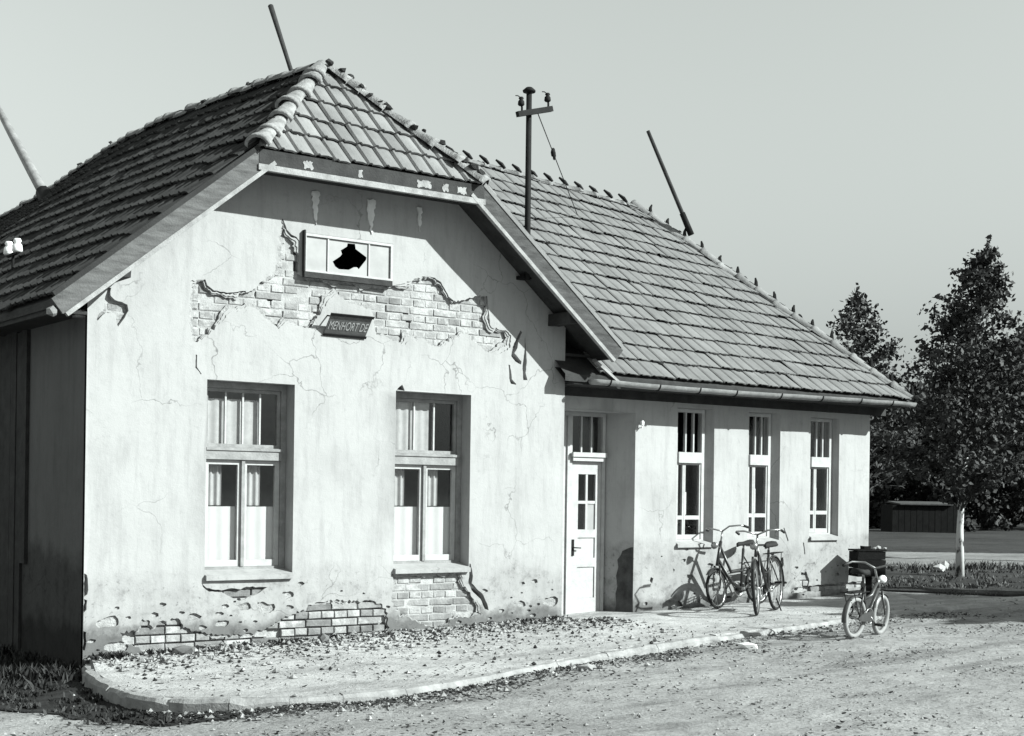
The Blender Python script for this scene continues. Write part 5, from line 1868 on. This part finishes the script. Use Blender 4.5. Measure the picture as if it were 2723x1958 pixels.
# stray lumps that stand out from the litter
for i, (x, y, s, mt, lb) in enumerate(((0.93, -.16, .10, 'plaster', 'white lump of fallen plaster at the wall foot under the left window'),
                                        (2.45, -.14, .075, 'plaster', 'white lump of fallen plaster at the wall foot between the windows'),
                                        (5.9, -2.75, .075, 'porcelain', 'white stone lying by the kerb in front of the door'),
                                        (3.6, -3.0, .07, 'kerb', 'loose kerb fragment on the gravel in front of the right window'))):
    o = MB(); o.lump((0, 0, 0), s, (1.5, .8, .6), .25)
    o = o.build('rubble_lump', M[mt]); z = walk_z(x, y) if y > -2 else ground_z(x, y)
    o.location = (x, y, z + s * .3); o.rotation_euler = (0, 0, i)
    tag(o, lb, 'rubble', 'loose lumps on the ground')


# ------------------------------------------------------------------ litter, chips, weeds, grass (nobody could count them)
def in_walk(x, y):
    return inside((x, y), KERB + FAR)


def scatter_leaves(name, n, dens, size, mat, lift=.012):
    V = []
    tries = 0
    c = 0
    while c < n and tries < n * 12:
        tries += 1
        x, y = dens()
        if x is None: continue
        z = walk_z(x, y) if in_walk(x, y) else ground_z(x, y)
        if y > 0.0 and 0 < x < WD: continue
        if y > WY and x < WE: continue
        s = size * random.uniform(.5, 1.5)
        a = random.uniform(0, 6.28)
        u = Vector((math.cos(a), math.sin(a), random.uniform(-.3, .3))) * s
        v = Vector((-math.sin(a), math.cos(a), random.uniform(-.6, .6))) * s * .6
        p = Vector((x, y, z + lift + s * .25))
        V += [p - u * random.uniform(.7, 1.1), p - u * .3 - v * random.uniform(.5, 1.1), p + u * .6 - v * random.uniform(.4, .9), p + u * random.uniform(.8, 1.2) + Vector((0, 0, s * .35)), p + u * .2 + v * random.uniform(.5, 1.1), p - u * .6 + v * random.uniform(.3, .8)]
        c += 1
    return quads_object(name, np.array([tuple(q) for q in V]), mat, None, 'stuff', 6)


def d_yard():
    x = random.uniform(-7, 14); y = random.uniform(-11.5, -1.6)
    if in_walk(x, y) and random.random() < .6: return None, None
    w = noise.noise(Vector((x * .7, y * 1.1, 8))) + .5 * noise.noise(Vector((x * 2.2, y * 2.2, 1)))
    if random.random() > .12 + w * 1.6: return None, None
    return x, y


def d_kerb():
    k = random.randrange(4, len(KERB) - 4)
    a = Vector(KERB[k]); b_ = Vector(KERB[k + 1])
    p = a.lerp(b_, random.random()) - Vector((0, abs(random.gauss(0.08, .22)) + .02))
    return p.x, p.y


def d_wall():
    x = random.uniform(.0, 6.3); y = -abs(random.gauss(0, .30 + .9 * (random.random() < .35))) - .02
    return x, y


scatter_leaves('leaf_litter', 9000, d_yard, .0165, M['litter'])
scatter_leaves('kerb_litter', 3000, d_kerb, .017, M['litter'])
scatter_leaves('wall_litter', 1500, d_wall, .018, M['litter'])


def scatter_chips(name, n, dens, lo, hi, mat):
    mb = MB()
    for _ in range(n):
        x, y = dens()
        if x is None: continue
        if y > 0.0 and -.1 < x < WD + .2 or (y > WY and x < WE): continue
        z = walk_z(x, y) if in_walk(x, y) else ground_z(x, y)
        s = lo + (hi - lo) * random.random() ** 3
        i = len(mb.v)
        a = random.uniform(0, 6.28)
        for q in ((1, 0, 0), (-1, 0, 0), (0, 1, 0), (0, -1, 0), (0, 0, .8), (0, 0, -.5)):
            k = s * random.uniform(.6, 1.2)
            mb.v.append((x + (q[0] * math.cos(a) - q[1] * math.sin(a)) * k, y + (q[0] * math.sin(a) + q[1] * math.cos(a)) * k, z + q[2] * k + s * .25))
        for f in ((0, 2, 4), (2, 1, 4), (1, 3, 4), (3, 0, 4), (2, 0, 5), (1, 2, 5), (3, 1, 5), (0, 3, 5)):
            mb.f.append(tuple(i + q for q in f))
    me = mb.mesh(name, mat)
    o = link(bpy.data.objects.new(name, me)); o['kind'] = 'stuff'


scatter_chips('rubble', 1800, d_wall, .006, .045, M['stone'])
scatter_chips('brick_crumbs', 1500, d_wall, .006, .032, M['litter'])
scatter_chips('gravel', 9000, lambda: (random.uniform(-7, 12), random.uniform(-11, -1.0)), .006, .022, M['stone'])
scatter_chips('kerb_gravel', 700, d_kerb, .008, .04, M['stone'])


def tufts(name, pts, h, n_each, spread, mat, width=.008):
    V = []
    for x, y, z, k in pts:
        for _ in range(n_each):
            a = random.uniform(0, 6.28); r = abs(random.gauss(0, spread))
            p = Vector((x + math.cos(a) * r, y + math.sin(a) * r, z))
            if p.y > -.012 and 0 < p.x < WD: p.y = -random.uniform(.012, .06)
            hh = h * k * random.uniform(.4, 1.2)
            d = Vector((random.gauss(0, .35), random.gauss(0, .35), 1)).normalized() * hh
            s = Vector((math.cos(a), math.sin(a), 0)) * width * random.uniform(.6, 1.6)
            b2 = p + d * .6
            e = p + d + Vector((d.x, d.y, 0)) * .4
            V += [p - s, p + s, b2 + s * .9, b2 - s * .9, b2 - s * .9, b2 + s * .9, e + s * .1, e - s * .1]
    return quads_object(name, np.array([tuple(q) for q in V]), mat, None, 'stuff')


pts = []
for _ in range(14):
    x = abs(random.gauss(.1, .55)) + .05; pts.append((x, -.06 - abs(random.gauss(0, .05)), walk_z(x, -.05), random.uniform(.4, 1.0)))
for x in (.72, .80, 1.95, 2.05, 2.15, 2.6, 5.05, 5.4, 5.5): pts.append((x, -.08, walk_z(x, -.08), .7))
tufts('weeds', pts, .07, 26, .05, M['weed'])
SIDE = [(-.02, -.02), (-.22, -.6), (-.37, -2.1), (-.12, -2.85), (-.40, -2.9), (-.68, -2.3), (-.85, -1.6), (-1.3, -.95), (-2.4, -.6), (-3.4, 0), (-3.4, 5), (-.03, 5)]
pts = []
while len(pts) < 420:
    x = -random.uniform(.02, 3.2); y = random.uniform(-2.9, 4.5)
    if not inside((x, y), SIDE): continue
    pts.append((x, y, ground_z(x, y), random.uniform(.4, 1.2) * (.35 if y < -.4 else .8)))
tufts('side_weeds', pts, .17, 46, .10, M['weed'], .010)
pts = []
for _ in range(520):
    q = line((15.2, 1.4), random.uniform(-5, 9), random.uniform(-5.2, 1.0))
    if in_walk(*q) or q[0] < 11.8 or q[1] < -1.4 - (q[0] - 12.3) * .2: continue
    pts.append((q[0], q[1], ground_z(*q) + .02, random.uniform(.4, 1.0)))
for _ in range(260):
    q = line((16.2, 2.58), random.uniform(-5, 10), random.uniform(-.5, -.05))
    pts.append((q[0], q[1], ground_z(*q) + .02, random.uniform(1.0, 1.9)))
tufts('grass', pts, .085, 26, .14, M['grass'], .009)

bpy.context.view_layer.update()
print('bricks', nb, 'tiles', len(tile_jobs))
